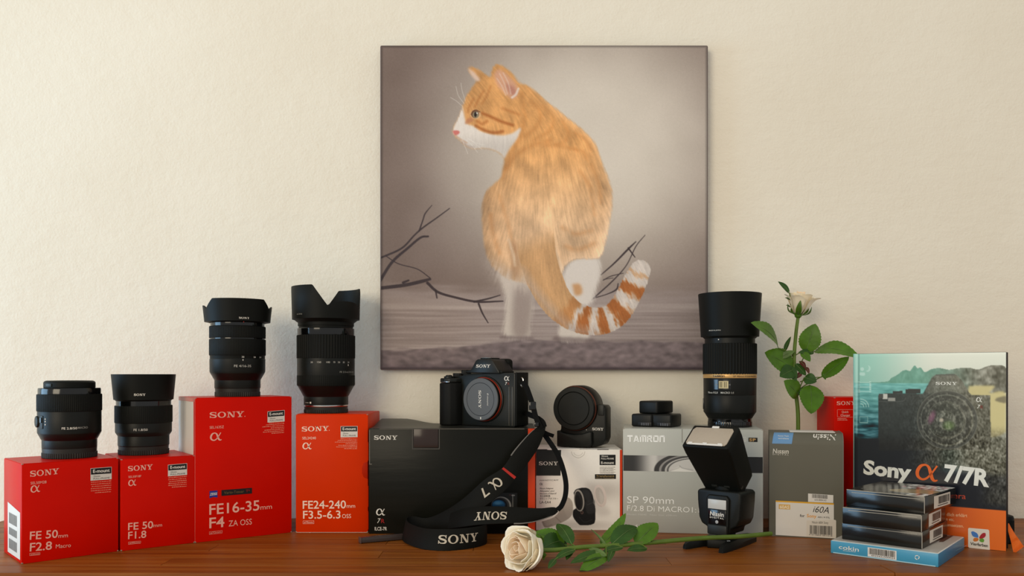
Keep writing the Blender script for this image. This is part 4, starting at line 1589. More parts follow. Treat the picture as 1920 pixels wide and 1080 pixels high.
# short lens with plain round hood
L = Lens('prime_lens', 'black lens with plain flared hood on the small red F1.8 carton', 269.6, 1.150, 0.1166, 849.5)
rear_cap(L, 48.4, 849.5, 833)
L.ring('lower_barrel', [(47.8, 834), (48.7, 832.5), (48.7, 815), (48.3, 814)], M_black)
L.ring('barrel', [(49, 815), (53.2, 809), (53.6, 807), (53.6, 791), (53.2, 790)], M_black)
L.ring('focus_ring', [(54.0, 791), (54.8, 790), (54.8, 760), (54.2, 759)], M_rubber, ribs=100, depth=0.0003)
L.ring('front_ring', [(51.5, 760), (52.2, 759), (52.2, 750.5), (51.4, 749.5)], M_gloss)
L.ring('hood_foot', [(51.8, 751.5), (52.4, 750), (56.6, 747), (54, 746)], M_matte)
L.hood('hood', 748, 700.8, 56.6, 61.2, M_matte, lambda a: 1.0)
L.word(SLAB, -17.8, 3.2, 740.0, 4.0, 57.6, M_white)
L.word(glyph_text('FE 1.8/50', .01), -18.5, 7, 804.0, 4.0, 53.6, mat('light_grey_print', (190, 187, 178), 0.5))

# wide zoom with shallow petal hood
L = Lens('wide_zoom_lens', 'black zoom lens with shallow petal hood on the tallest red carton', 445.6, 1.200, 0.193, 743.0)
rear_cap(L, 43, 743, 727)
L.ring('lower_barrel', [(42.8, 728), (43.4, 726.5), (43.4, 712)], M_black)
L.ring('shoulder', [(43.3, 713), (44, 711.5), (50.5, 700.5), (51, 699)], M_wine)
L.ring('barrel', [(51, 700), (52.4, 696), (52.6, 674), (52.0, 673)], M_black)
L.ring('scale_ring', [(51.6, 674), (51.8, 673), (51.8, 666.5), (52, 666)], M_matte)
L.ring('zoom_ring', [(52.5, 667), (53.4, 665.6), (53.4, 637.5), (52.8, 636.5)], M_rubber, ribs=110, depth=0.0003)
L.ring('inner_barrel', [(51.0, 638), (51, 632)], M_gloss)
L.ring('focus_ring', [(52.4, 634.6), (53.2, 633.7), (53.2, 613.4), (52.4, 612.4)], M_rubber, ribs=110, depth=0.0003)
L.ring('front_barrel', [(50.5, 613), (51, 610), (51, 606), (52.5, 604)], M_gloss)


def petals(big, small, valley, cb, wb, ws):
    """Rim height of a petal hood: two tall petals centred on cb and cb + pi, two low ones between."""
    def f(a):
        d = (a - cb + math.pi / 2) % math.pi - math.pi / 2
        d = abs(d)
        if d < wb:
            return big
        e = math.pi / 2 - d                       # distance from the middle of the low petal
        lim = math.pi / 2 - wb
        t = (d - wb) / max(1e-6, (lim - ws))
        if t < 1:
            return big + (valley - big) * t
        return valley + (small - valley) * (1 - (e / ws) ** 2) ** .6
    return f


L.ring('hood_foot', [(52.6, 606.5), (58, 605), (62, 603.5), (60, 602)], M_matte)
L.hood('hood', 604.5, 563.8, 62, 66.5, M_matte, petals(1.0, .74, .55, 0.02, .80, .42))
L.word(SLAB, 2.5, 21.5, 601, 3.8, 62.4, M_white)
L.dot(11, 606.5, 60, 1.6, 1.2, mat('red_dot', (180, 40, 26), 0.5))
L.word('FE 4/16-35', -6.5, 24.5, 688.5, 4.2, 52.6, mat('light_grey_print', (190, 187, 178), 0.5))
L.word('35', 7.4, 12, 671.4, 3.0, 52.0, M_white)
L.word('28', 29, 33, 671.4, 2.6, 52.0, M_white)
L.word('24', 40, 43.5, 671.4, 2.6, 52.0, M_white)
L.dot(9.8, 675.5, 52.6, 1.3, 3, M_white)

# long zoom with deep petal hood
L = Lens('travel_zoom_lens', 'tall black zoom lens with deep petal hood on the orange-red carton', 611.4, 1.245, 0.1678, 774.3)
rear_cap(L, 41.6, 774.3, 762)
L.ring('silver_ring', [(41.2, 762.5), (41.7, 761.5), (41.7, 759.5), (41.4, 759)], M_chrome)
L.ring('lower_barrel', [(41.6, 759.5), (41.8, 758.5), (41.8, 743.5), (41.6, 743)], M_black)
L.ring('shoulder', [(41.8, 744), (43, 742), (53.0, 724), (53.6, 722.5)], M_wine)
L.ring('grip_ring', [(53.6, 724), (54.6, 721.5), (54.6, 705), (54.2, 704.3)], M_rubber, ribs=90, depth=0.0003)
L.ring('barrel', [(54.0, 705), (54.2, 704), (54.2, 673), (53.8, 672)], M_black)
L.ring('zoom_ring', [(54.4, 673), (55, 672), (55, 631), (54.4, 630)], M_rubber, ribs=64, depth=0.0007)
L.ring('front_ring', [(53, 631), (53.6, 629.5), (53.6, 618), (53, 617)], M_gloss)
L.ring('front_barrel', [(51, 618), (51, 613), (52.7, 612.5), (52.7, 606.5), (51.5, 605.5)], M_matte)
L.ring('hood_foot', [(52, 607), (56, 604), (63.4, 598.6), (60, 597)], M_matte)
L.hood('hood', 600.5, 540.2, 63.4, 65, M_matte, petals(1.0, .52, .37, math.radians(-53), .52, .60))
L.word('ALC-SH136', -53, -43.5, 594, 2.4, 63.6, mat('grey_print', (150, 148, 140), 0.5))
lg = mat('light_grey_print', (190, 187, 178), 0.5)
for s_, x0, x1 in (('240', -28, -24), ('150', -16, -9), ('100', 0.5, 7), ('70', 13, 16.5), ('50', 21.5, 25.5), ('35', 30.5, 34), ('24', 39.5, 42.5)):
    L.word(s_, x0, x1, 682, 3.2, 54.2, lg)
L.dot(40.8, 685.5, 54.2, 1.2, 3, M_white)
L.word('FE 3.5-6.3/24-240', 25, 51, 699.8, 3.2, 54.2, mat('grey_print', (150, 148, 140), 0.5))
L.dot(-28.5, 754.6, 41.8, 3.4, 3.4, M_white)
L.word('OSS', -38, -32, 755.6, 1.8, 41.8, M_white)

# macro tele lens with gold ring
L = Lens('tele_macro_lens', 'tallest black lens with straight hood and gold ring, on the silver carton', 1368.3, 1.246, 0.1474, 799.5)
L.ring('rear_cap', [(41, 799.5), (41.6, 798.5), (41.6, 790), (41, 789)], M_gloss, ribs=60, depth=0.0004)
L.ring('mount', [(40.5, 790), (41.4, 789), (41.4, 783.5), (42, 782)], M_gloss)
L.ring('shoulder', [(41.8, 783.5), (42.6, 782), (48.8, 772.5), (49.2, 771)], M_matte)
L.ring('barrel', [(49.1, 773), (49.8, 771), (49.8, 741), (49.5, 740.4), (49.8, 739.8), (50, 709.5), (49.8, 708)], M_black)
L.ring('gold_ring', [(50.3, 708.8), (50.7, 708), (50.7, 702), (50.3, 701.2)], M_gold)
L.ring('focus_ring', [(50.4, 702), (51, 701), (51, 646), (50, 644.5)], M_rubber, ribs=56, depth=0.0009)
L.ring('front_barrel', [(48, 646), (47.3, 643), (47.3, 634), (50, 632)], M_black)
L.ring('hood_foot', [(48, 635), (54.5, 629.5), (53, 628)], M_matte)
L.hood('hood', 631.5, 551.3, 54.8, 59.9, M_matte, lambda a: 1.0)
L.word(glyph_text('MADE IN JAPAN', .01), -38, -16.5, 622.3, 2.0, 56.5, mat('light_grey_print', (190, 187, 178), 0.5))
L.word(BLOCK, -31, -9, 707, 3.2, 50.8, M_ink)
L.word('SP 90mm F/2.8 MACRO', 6, 48, 707, 2.8, 50.8, M_ink)
L.dot(-20.5, 638, 47.3, 2.0, 2.0, M_white)
for nm, x0, x1, y0, y1, hw, m_, th in (('scale_window', -29, 2, 711.5, 729.5, 50, M_gloss, .0006), ('distance_scale', -19.5, -2.5, 714, 727.5, 50, mat('scale_cream', (196, 180, 136), 0.3), .0009)):
    V, F = [], []
    for i in range(9):
        f = L.view + math.asin((x0 + (x1 - x0) * i / 8) / hw)
        R = L.r(hw) + th
        for y in (y0, y1):
            V.append((R * math.cos(f), R * math.sin(f), L.z(y)))
    for i in range(8):
        F.append((2 * i, 2 * i + 1, 2 * i + 3, 2 * i + 2)[::-1])
    mk(nm, V, F, m_, L.root)
for x_ in (-17, -14.5, -9.5, -6.5):
    f = L.view + math.asin(x_ / 50)
    G().rbox((0, 0, 0), (.0004, .0006, .008), M=Matrix.Rotation(f, 4, 'Z') @ Matrix.Translation((L.r(50) + .0011, 0, L.z(720.5)))).build('scale_figure', M_ink, L.root)
for s_, x0, x1 in (('90', -26, -23), ('0.5', -1.5, 1.5)):
    L.word(s_, x0, x1, 722, 2.8, 50.6, mat('grey_print', (150, 148, 140), 0.5))
L.word(glyph_text('90mm F/2.8', .01), -40, -22, 737, 3.4, 49.9, mat('light_grey_print', (190, 187, 178), 0.5))
L.word(glyph_text('MACRO 1:1', .01), -16.5, 7, 737, 3.4, 49.9, mat('light_grey_print', (190, 187, 178), 0.5))
g = G().rbox((0, 0, 0), (.0016, .010, .016), .0005, M=Matrix.Rotation(L.view - math.radians(84), 4, 'Z') @ Matrix.Translation((L.r(49.8), 0, L.z(757))))
g.build('side_switch', M_gloss, L.root)

# ------------------------------------------------------------------ the camera
CA = math.radians(33)
cam_root = empty('mirrorless_camera', (-0.0400, 1.236, 0.1484), -CA, 'black mirrorless camera with grey body cap and neck strap, on the black carton', 'camera')
mm = 0.001
M_cambody = mat('camera_black', (24, 26, 23), 0.34, spec=.25, bump=0.00003, bscale=3000)
M_leather = mat('grip_leather', (18, 18, 16), 0.55, spec=.15, bump=0.00025, bscale=1400)
M_ringorange = mat('orange_ring', (132, 36, 12), 0.28, metal=0.3)
# body: rounded slab, front at y = 0, 34 mm deep
V, F = prism([(-73 * mm, 2 * mm), (-72 * mm, 0.2 * mm), (51 * mm, 0.2 * mm), (53 * mm, 2 * mm), (53 * mm, 76 * mm), (51 * mm, 78 * mm), (-38 * mm, 77 * mm), (-40 * mm, 74 * mm), (-71 * mm, 72 * mm), (-73 * mm, 70 * mm)], 0, 34 * mm, 1.4 * mm)
mk('camera_body', V, F, M_cambody, cam_root)
# grip
V, F = prism([(-74 * mm, 16 * mm), (-74 * mm, -10 * mm), (-70 * mm, -17 * mm), (-60 * mm, -20 * mm), (-50 * mm, -18 * mm), (-44 * mm, -10 * mm), (-40 * mm, 1 * mm), (-40 * mm, 16 * mm)], 0.2 * mm, 63 * mm, 2.2 * mm, 'z', 3)
mk('grip', V, F, M_leather, cam_root)
V, F = prism([(-74 * mm, 20 * mm), (-74 * mm, -9 * mm), (-70 * mm, -15.5 * mm), (-60 * mm, -18.5 * mm), (-51 * mm, -16.5 * mm), (-45 * mm, -9 * mm), (-41 * mm, 1 * mm), (-41 * mm, 20 * mm)], 63.2 * mm, 70 * mm, 2.0 * mm, 'z', 3)
mk('grip_top', V, F, M_cambody, cam_root)
# shutter button, dials on the top plate
g = G()
g.lathe([(7.5 * mm, 0), (7.5 * mm, 2.5 * mm), (5 * mm, 3.2 * mm), (4.8 * mm, 4.2 * mm), (3 * mm, 4.8 * mm)], 32, M=Matrix.Translation((-60 * mm, -7 * mm, 70 * mm)))
g.build('shutter_button', M_cambody, cam_root)
g = G()
g.lathe([(7 * mm, 0), (7.2 * mm, .6 * mm), (7.2 * mm, 5 * mm), (6.6 * mm, 6 * mm)], 40, M=Matrix.Translation((-45 * mm, 16 * mm, 76 * mm)), ribs=24, depth=.0005)
g.build('mode_dial', M_black, cam_root)
g = G()
g.lathe([(9 * mm, 0), (9.2 * mm, .6 * mm), (9.2 * mm, 4.5 * mm), (8.6 * mm, 5.5 * mm)], 40, M=Matrix.Translation((-60 * mm, 18 * mm, 72 * mm)), ribs=26, depth=.0005)
g.build('exposure_dial', M_black, cam_root)
g = G()
g.lathe([(8 * mm, -3.5 * mm), (8.6 * mm, -3 * mm), (8.6 * mm, 3 * mm), (8 * mm, 3.5 * mm)], 40, M=Matrix.Translation((-58 * mm, -7.5 * mm, 63 * mm)), ribs=30, depth=.0004)
g.build('front_dial', M_gloss, cam_root)
g = G()
g.rbox((-57.5 * mm, -18.3 * mm, 64.5 * mm), (14 * mm, 0.8 * mm, 1.2 * mm), .0003)
g.build('dial_highlight_rim', M_chrome, cam_root)
g = G()
for x_, y_ in ((-34, 12), (-27, 20)):
    g.lathe([(3.4 * mm, 0), (3.4 * mm, 2.0 * mm), (2.6 * mm, 2.6 * mm)], 24, M=Matrix.Translation((x_ * mm, y_ * mm, 77.4 * mm)))
g.each('custom_button', M_cambody, cam_root)
# viewfinder hump
V, F = prism([(-33 * mm, 78 * mm), (-31 * mm, 81 * mm), (-22 * mm, 83 * mm), (-13.5 * mm, 96 * mm), (-10 * mm, 98 * mm), (13 * mm, 98 * mm), (17 * mm, 95 * mm), (27 * mm, 80 * mm), (28 * mm, 77 * mm)], -3.5 * mm, 36 * mm, 1.2 * mm)
mk('viewfinder_hump', V, F, M_cambody, cam_root)
V, F = prism([(-33 * mm, 82.4 * mm), (-33 * mm, 77.4 * mm), (32 * mm, 77.4 * mm), (32 * mm, 80 * mm), (27 * mm, 82.2 * mm)], -1 * mm, 30 * mm, .8 * mm)
mk('top_plate_step', V, F, M_matte, cam_root)
g = G()
g.add(*prism([(-20 * mm, 74 * mm), (-20 * mm, 96 * mm), (-16 * mm, 99 * mm), (16 * mm, 99 * mm), (20 * mm, 96 * mm), (20 * mm, 74 * mm)], 34 * mm, 46 * mm, 3 * mm, 'y', 3))
g.build('eyecup', M_rubber, cam_root)
g = G()
g.rbox((0, 14 * mm, 98.6 * mm), (21 * mm, 20 * mm, 2.4 * mm), .0005)
g.build('shoe_cover', M_matte, cam_root)
g = G()
g.rbox((-1 * mm, 5.2 * mm, 99.9 * mm), (18 * mm, 2.2 * mm, 1.0 * mm), .0003)
g.build('shoe_rail', mat('worn_metal', (120, 118, 112), 0.35, metal=.7), cam_root)
# name on the sloped hump front, marks at the right
V2, F2, w2 = SLAB
mk('lettering', [((-13 + v[0] / w2 * 25 + v[1] * 1.0) * mm, -3.8 * mm, (85.6 + v[1] * 4.6) * mm) for v in V2], F2, M_white, cam_root, None, 0)
V2, F2, w2 = ALPHA
mk('emblem', [((34.5 + v[0] / w2 * 9) * mm, -.3 * mm, (66.8 + v[1] * 6.2) * mm) for v in V2], F2, M_white, cam_root, None, 0)
V2, F2, w2 = glyph_text('7', .01, .25)
mk('lettering', [((36 + v[0] / w2 * 3.6) * mm, -.3 * mm, (60.6 + v[1] * 4.2) * mm) for v in V2], F2, M_white, cam_root, None, 0)
V2, F2, w2 = glyph_text('R', .01)
mk('lettering', [((40.4 + v[0] / w2 * 3.2) * mm, -.3 * mm, (60.6 + v[1] * 3.6) * mm) for v in V2], F2, mat('dull_orange_print', (120, 52, 30), 0.5), cam_root, None, 0)
# lens mount and body cap: axis along -y at z = 39 mm
Mm = Matrix.Translation((0, 0, 39.5 * mm)) @ Matrix.Rotation(math.pi / 2, 4, 'X')
G().lathe([(34 * mm, 0), (33.6 * mm, 2.0 * mm), (32 * mm, 3.0 * mm)], 80, M=Mm).build('mount_step', M_cambody, cam_root)
G().lathe([(32 * mm, 2.4 * mm), (32.4 * mm, 3.2 * mm), (32.0 * mm, 4.4 * mm), (30.5 * mm, 4.8 * mm)], 80, M=Mm).build('mount_ring', M_ringorange, cam_root)
cap = G().lathe([(30.6 * mm, 4.2 * mm), (30.8 * mm, 5 * mm), (30.8 * mm, 10.2 * mm), (30.0 * mm, 11.2 * mm), (24.4 * mm, 11.2 * mm), (24.2 * mm, 10.7 * mm), (23.7 * mm, 10.7 * mm), (23.5 * mm, 11.2 * mm), (1 * mm, 11.2 * mm)], 80, M=Mm).build('body_cap', [M_grey], cam_root)
V, F = [], []
for i in range(72):
    a = 2 * math.pi * i / 72
    for r_ in (23.6, 24.3):
        V.append((r_ * mm * math.cos(a), -10.95 * mm, 39.5 * mm + r_ * mm * math.sin(a)))
for i in range(72):
    j = (i + 1) % 72
    F.append((2 * i, 2 * i + 1, 2 * j + 1, 2 * j))
mk('cap_groove', V, F, M_ink, cap)
G().lathe([(31.0 * mm, 5 * mm), (31.0 * mm, 10.0 * mm)], 80, M=Mm, ribs=60, depth=.0004).build('cap_grip', M_black, cap)
V2, F2, w2 = SLAB
mk('lettering', [((1.6 - 4.4 + v[1] * 4.4) * mm, -11.4 * mm, (39.5 + 13 - v[0] / w2 * 26) * mm) for v in V2], [f[::-1] for f in F2], M_white, cap, None, 0)
V2, F2, w2 = glyph_text('E-mount', .0, .3)
mk('lettering', [((15.2 - 3 + v[1] * 2.6) * mm, -11.4 * mm, (39.5 + 9 - v[0] / w2 * 18) * mm) for v in V2], [f[::-1] for f in F2], M_white, cap, None, 0)
G().rbox((0.8 * mm, -11.2 * mm, 12.2 * mm), (1.8 * mm, .6 * mm, 3.2 * mm), .0002).build('index_mark', M_white, cap)
# left-hand end (viewer's right): side plate with strap lug
V, F = prism([(1 * mm, 2 * mm), (33 * mm, 2 * mm), (33 * mm, 78.5 * mm), (1 * mm, 78.5 * mm)], 52.4 * mm, 55 * mm, 1.0 * mm, 'x')
mk('side_cover', V, F, M_matte, cam_root)
g = G()
g.tube([(55.0 * mm + 3.2 * mm * math.sin(t) + .5 * mm, 13 * mm, 66 * mm + 4.6 * mm * math.cos(t)) for t in np.linspace(0, 2 * math.pi, 17)], 1.1 * mm, 8)
g.build('strap_ring', M_chrome, cam_root)
G().lathe([(3.0 * mm, 0), (3 * mm, 1.8 * mm), (2 * mm, 2.4 * mm)], 20, M=Matrix.Translation((54.4 * mm, 13 * mm, 60 * mm)) @ Matrix.Rotation(math.pi / 2, 4, 'Y')).build('strap_lug', M_chrome, cam_root)
g = G()
for x_ in (43.0, 48.5):
    g.rbox((x_ * mm, -.4 * mm, 30 * mm), (1.6 * mm, .8 * mm, 56 * mm), .0003)
g.each('front_reflection', mat('bronze_reflection', (74, 70, 60), 0.28), cam_root)  # bronze strips stand in for upright reflections on the camera front


# ------------------------------------------------------------------ strap (part of the camera)
class Ribbon:
    def __init__(s, ctr, wid, n=10):
        """ctr: centre points, wid: half-width vectors (world)."""
        P = catmull([tuple(c) + tuple(w_) for c, w_ in zip(ctr, wid)], n)
        s.c = np.array([p[:3] for p in P])
        s.w = np.array([p[3:] for p in P])
        t = np.gradient(s.c, axis=0)
        s.n = np.cross(t, s.w)
        s.n /= np.linalg.norm(s.n, axis=1)[:, None] + 1e-12
        l = np.concatenate([[0], np.cumsum(np.linalg.norm(np.diff(s.c, axis=0), axis=1))])
        s.l = l

    def at(s, d, t, off=0.0):
        c = np.array([np.interp(d, s.l, s.c[:, k]) for k in range(3)])
        w_ = np.array([np.interp(d, s.l, s.w[:, k]) for k in range(3)])
        n = np.array([np.interp(d, s.l, s.n[:, k]) for k in range(3)])
        return c + w_ * t + n * off

    def build(s, name, m, parent, th=0.0016, rim=0.0):
        V, F = [], []
        K = [(-1, -.5), (-.96, -.8), (.96, -.8), (1, -.5), (1, .5), (.96, .8), (0, 1.0), (-.96, .8), (-1, .5)]
        k = len(K)
        for i in range(len(s.c)):
            for a, b in K:
                V.append(s.c[i] + s.w[i] * a + s.n[i] * th * .5 * b)
        for i in range(len(s.c) - 1):
            for j in range(k):
                F.append((i * k + j, i * k + (j + 1) % k, (i + 1) * k + (j + 1) % k, (i + 1) * k + j))
        F.append(tuple(range(k))[::-1])
        F.append(tuple((len(s.c) - 1) * k + j for j in range(k)))
        return mk(name, V, F, m, parent, None, 50, world=True)

    def word(s, name, glyph, d0, d1, t0, t1, m, parent, off, flip=False):
        V2, F, w_ = glyph
        V = [s.at(d0 + (d1 - d0) * v[0] / w_, t0 + (t1 - t0) * v[1], off) for v in V2]
        return mk(name, V, [f[::-1] for f in F] if flip else F, m, parent, None, 0, world=True)


M_strap = mat('strap_fabric', (20, 20, 17), 0.62, spec=.1, bump=0.0002, bscale=1500)
M_web = mat('strap_webbing', (12, 12, 11), 0.7, spec=.1, bump=0.0003, bscale=1800)
M_piping = mat('strap_edge', (120, 116, 110), 0.45)
M_thread = mat('strap_thread', (196, 184, 164), 0.6)


def edge(pairs):
    """pairs of (upper px, lower px, depth of each) -> centres and half widths."""
    c, w_ = [], []
    for (x0, y0, d0), (x1, y1, d1) in pairs:
        a, b = vp(x0, y0, d0), vp(x1, y1, d1)
        c.append((a + b) / 2)
        w_.append((a - b) / 2)
    return c, w_


# padded half with the number, from the buckle down to the left, then round the front
RA = Ribbon(*edge([((1012, 797, 1.176), (1023, 801, 1.178)), ((991, 815, 1.166), (1019, 816, 1.172)), ((965, 845, 1.158), (1004, 848, 1.166)),
                   ((942, 877, 1.155), (967, 897, 1.155)), ((909, 899, 1.154), (940, 926, 1.148)), ((870, 934, 1.160), (897, 958, 1.146)),
                   ((836, 957, 1.168), (857, 984, 1.150)), ((802, 971, 1.178), (812, 1000, 1.172)), ((776, 968, 1.180), (776, 1003, 1.174)),
                   ((763, 971, 1.168), (757, 1007, 1.154)), ((768, 981, 1.135), (759, 1017, 1.118)), ((795, 990.5, 1.102), (790, 1029, 1.086)),
                   ((833, 992.5, 1.088), (830, 1033, 1.0745)), ((873, 990, 1.092), (873, 1030, 1.0845)), ((905, 985.5, 1.110), (905, 1023, 1.108)),
                   ((912, 981, 1.130), (912, 1016, 1.132)), ((905, 977, 1.146), (905, 1010, 1.150)), ((885, 974, 1.155), (885, 1006, 1.158))]), n=8)
padA = RA.build('strap_pad', M_strap, cam_root, 0.0022)
eA = Ribbon([RA.at(d, 1.02, 0) for d in np.linspace(0.008, 0.055, 8)], [np.array(RA.at(d, 1.0)) * 0 + (np.array(RA.at(d, 1.0)) - np.array(RA.at(d, .95))) for d in np.linspace(0.008, 0.055, 8)])
eA.build('strap_piping', M_piping, padA, 0.0024)


def nearest_d(R_, px, py):
    best, bd = None, 1e9
    for d in np.linspace(0, R_.l[-1], 400):
        p_ = R_.at(d, 0)
        x_, y_ = 960 + FPX * p_[0] / p_[1], HZ + FPX * (CAMH - p_[2]) / p_[1]
        e_ = (x_ - px) ** 2 + (y_ - py) ** 2
        if e_ < bd:
            bd, best = e_, d
    return best


def side(R_, d):
    """+1 when the ribbon normal faces the viewer at d."""
    c = np.array(R_.at(d, 0))
    n = np.array(R_.at(d, 0, 1)) - c
    return 1 if (np.array((0, 0, CAMH)) - c) @ n > 0 else -1


d1 = nearest_d(RA, 955, 887)
sg = side(RA, d1)
V = [RA.at(d1 + dd, t, sg * .0016) for t in np.linspace(-.92, .95, 6) for dd in (-.0018, .0018)]
F = [(2 * i, 2 * i + 1, 2 * i + 3, 2 * i + 2) for i in range(5)]
mk('red_stripe', V, F, mat('red_thread', (176, 40, 30), 0.6), padA, None, 0, world=True)
d2 = nearest_d(RA, 929, 907)
d3 = nearest_d(RA, 911, 927)
RA.word('lettering', ALPHA, d2 - .009, d2 + .007, .52, -.42, M_thread, padA, sg * .0017)
RA.word('lettering', glyph_text('7', .012, 0), d3 - .005, d3 + .005, .52, -.36, M_thread, padA, sg * .0017)
d4, d5 = nearest_d(RA, 823, 1012), nearest_d(RA, 894, 1006)
sg = side(RA, (d4 + d5) / 2)
RA.word('lettering', SLAB, d4, d5, -.38, .42, M_thread, padA, sg * .0017)

# other padded half, upside-down name, running right into the webbing
RB = Ribbon(*edge([((845, 962, 1.163), (840, 992, 1.150)), ((872, 953, 1.145), (868, 988, 1.130)), ((905, 950, 1.135), (900, 984, 1.120)), ((945, 950, 1.130), (942, 982, 1.118)),
                   ((985, 952, 1.130), (978, 981.5, 1.120)), ((1012, 953, 1.132), (1006, 977, 1.126)), ((1036, 951, 1.136), (1036, 967, 1.132)), ((1044, 953, 1.138), (1046, 960, 1.136))]), n=8)
padB = RB.build('strap_pad', M_strap, cam_root, 0.0022)
d6, d7 = nearest_d(RB, 950, 966), nearest_d(RB, 891, 968)
sg = side(RB, (d6 + d7) / 2)
RB.word('lettering', SLAB, d6, d7, .35, -.55, M_thread, padB, sg * .0017)
dd = [nearest_d(RB, x_, y_) for x_, y_ in ((966, 968), (985, 968), (1010, 965), (1036, 959))]
eB = Ribbon([RB.at(d, -1.01, 0) for d in dd], [(np.array(RB.at(d, 1.0)) - np.array(RB.at(d, .93))) for d in dd])
eB.build('strap_piping', M_piping, padB, 0.0024)


def webbing(pts, w_px, name='strap_webbing', th=0.0014):
    c = [vp(*p_) for p_ in pts]
    ws = []
    for i in range(len(c)):
        t = (c[min(i + 1, len(c) - 1)] - c[max(i - 1, 0)])
        to = (Vector((0, 0, CAMH)) - c[i]).normalized()
        n = t.cross(to).normalized()
        tw = n * (w_px / 2 / FPX * c[i].y)
        ws.append(tw)
    return Ribbon(c, ws, 8).build(name, M_web, cam_root, th)


webbing([(1045, 956, 1.136), (1053, 948, 1.136), (1060, 929, 1.142), (1061, 905, 1.150), (1055, 877, 1.160), (1046, 853, 1.172), (1037, 838, 1.182), (1026, 822, 1.190), (1019, 812, 1.190)], 9.5)
webbing([(979, 716, 1.206), (986, 724, 1.202), (993, 742, 1.195), (999, 760, 1.188), (1004, 780, 1.180), (1011, 797, 1.174), (1015, 803, 1.173)], 10)
webbing([(984, 774, 1.225), (994, 778, 1.200), (1006, 783, 1.185), (1017, 791, 1.178), (1021, 801, 1.176)], 10)
webbing([(1013, 806, 1.182), (1026, 813, 1.186), (1038, 817.5, 1.190)], 7)
g = G()
for x_, y_, d_, w_, h_ in ((998.5, 761, 1.186, 13, 16), (1006, 796, 1.172, 9, 9)):
    c = vp(x_, y_, d_)
    g.rbox(c, (w_ / FPX * d_, .005, h_ / FPX * d_), .0012, seg=2)
g.each('strap_buckle', M_gloss, cam_root, world=True)

# ------------------------------------------------------------------ lens adapter
AD = math.radians(24)
ad = empty('lens_adapter', (0.0985, 1.262, 0.1157 + 0.0012), -AD, 'black lens mount adapter with round cap on the white carton', 'adapter')
Ma = Matrix.Translation((0, 0, 57 * mm)) @ Matrix.Rotation(math.pi / 2, 4, 'X')
G().lathe([(33 * mm, -20 * mm), (33.8 * mm, -18 * mm), (33.8 * mm, 10 * mm), (33 * mm, 12 * mm)], 72, M=Ma).build('barrel', M_black, ad)
G().lathe([(33 * mm, 11 * mm), (33.2 * mm, 12 * mm), (33 * mm, 13.5 * mm), (32 * mm, 14 * mm)], 72, M=Ma).build('mount_ring', mat('copper_ring', (84, 38, 18), 0.35, metal=.3), ad)
capb = G().lathe([(31.6 * mm, 13 * mm), (32 * mm, 14.5 * mm), (32 * mm, 19 * mm), (31 * mm, 20.4 * mm), (25 * mm, 20.6 * mm), (24.2 * mm, 19.6 * mm), (23.4 * mm, 20.4 * mm), (2 * mm, 20.4 * mm)], 72, M=Ma).build('adapter_cap', M_black, ad)
V2, F2, w2 = SLAB
mk('lettering', [((-12 + v[0] / w2 * 26) * mm, -20.65 * mm, (54.5 + v[1] * 5.2) * mm) for v in V2], F2, mat('embossed_black', (12, 12, 12), 0.5), capb, None, 0)
V, F = prism([(-27 * mm, 0.2 * mm), (30 * mm, 0.2 * mm), (42 * mm, 5 * mm), (46 * mm, 14 * mm), (46 * mm, 58 * mm), (43 * mm, 62 * mm), (34 * mm, 62.5 * mm), (28 * mm, 66 * mm), (0, 66 * mm), (-24 * mm, 44 * mm), (-24 * mm, 26 * mm), (-27 * mm, 20 * mm)], -9 * mm, 17 * mm, 1.6 * mm)
mk('housing', V, F, M_black, ad)
V, F = prism([(-27.5 * mm, 0.0), (22 * mm, 0.0), (27 * mm, 5 * mm), (27 * mm, 22 * mm), (24 * mm, 24 * mm), (12 * mm, 20 * mm), (0, 18.5 * mm), (-14 * mm, 20 * mm), (-27.5 * mm, 24 * mm)], -17 * mm, 8 * mm, 2.4 * mm, 'y', 3)
mk('foot', V, F, M_black, ad)
G().rbox((39.0 * mm, -9.6 * mm, 55 * mm), (9.5 * mm, 3.4 * mm, 16 * mm), .0014).build('release_button', M_dgrey, ad)
V2, F2, w2 = SLAB
mk('lettering', [((25.5 + v[0] / w2 * 17.0) * mm, -9.4 * mm, (25.0 + v[1] * 4.0) * mm) for v in V2], F2, M_white, ad, None, 0)
G().rbox((16.5 * mm, -9.2 * mm, 25.4 * mm), (1.2 * mm, .6 * mm, 1.2 * mm), .0002).build('index_mark', M_white, ad)

# ------------------------------------------------------------------ batteries
M_batt = mat('battery_black', (22, 23, 21), 0.4, spec=.2)


def battery(loc, rz, label, contacts=True):
    b = empty('camera_battery', loc, rz, label, 'battery', 'camera batteries on the silver carton')
    mk('battery_case', *rbox((0, 0, 9.4 * mm), (31.8 * mm, 45 * mm, 18.5 * mm), 2.6 * mm, 3), M_batt, b)
    if not contacts:
        return b
    G().rbox((5 * mm, -22.3 * mm, 4.2 * mm), (21 * mm, 1.2 * mm, 5.6 * mm), .0004).build('contact_block', M_ink, b)
    g = G()
    for i in range(5):
        g.rbox(((0.5 + i * 2.6) * mm, -23.0 * mm, 4.0 * mm), (1.0 * mm, .5 * mm, 3.8 * mm), .0001, seg=1)
    g.each('contact', mat('contact_grey', (112, 112, 116), 0.35, metal=.6), b)
    return b


zG = 0.1474 + 0.0002


# place by the front lower-left edge of each
def battery_left(px, d, a, z, label, contacts=True):
    a_ = math.radians(a)
    X = (px - 960) / FPX * d
    u, bk = Vector((math.cos(a_), -math.sin(a_), 0)), Vector((math.sin(a_), math.cos(a_), 0))
    c = Vector((X, d, z)) + u * .0159 + bk * .0225
    return battery(c, -a_, label, contacts)


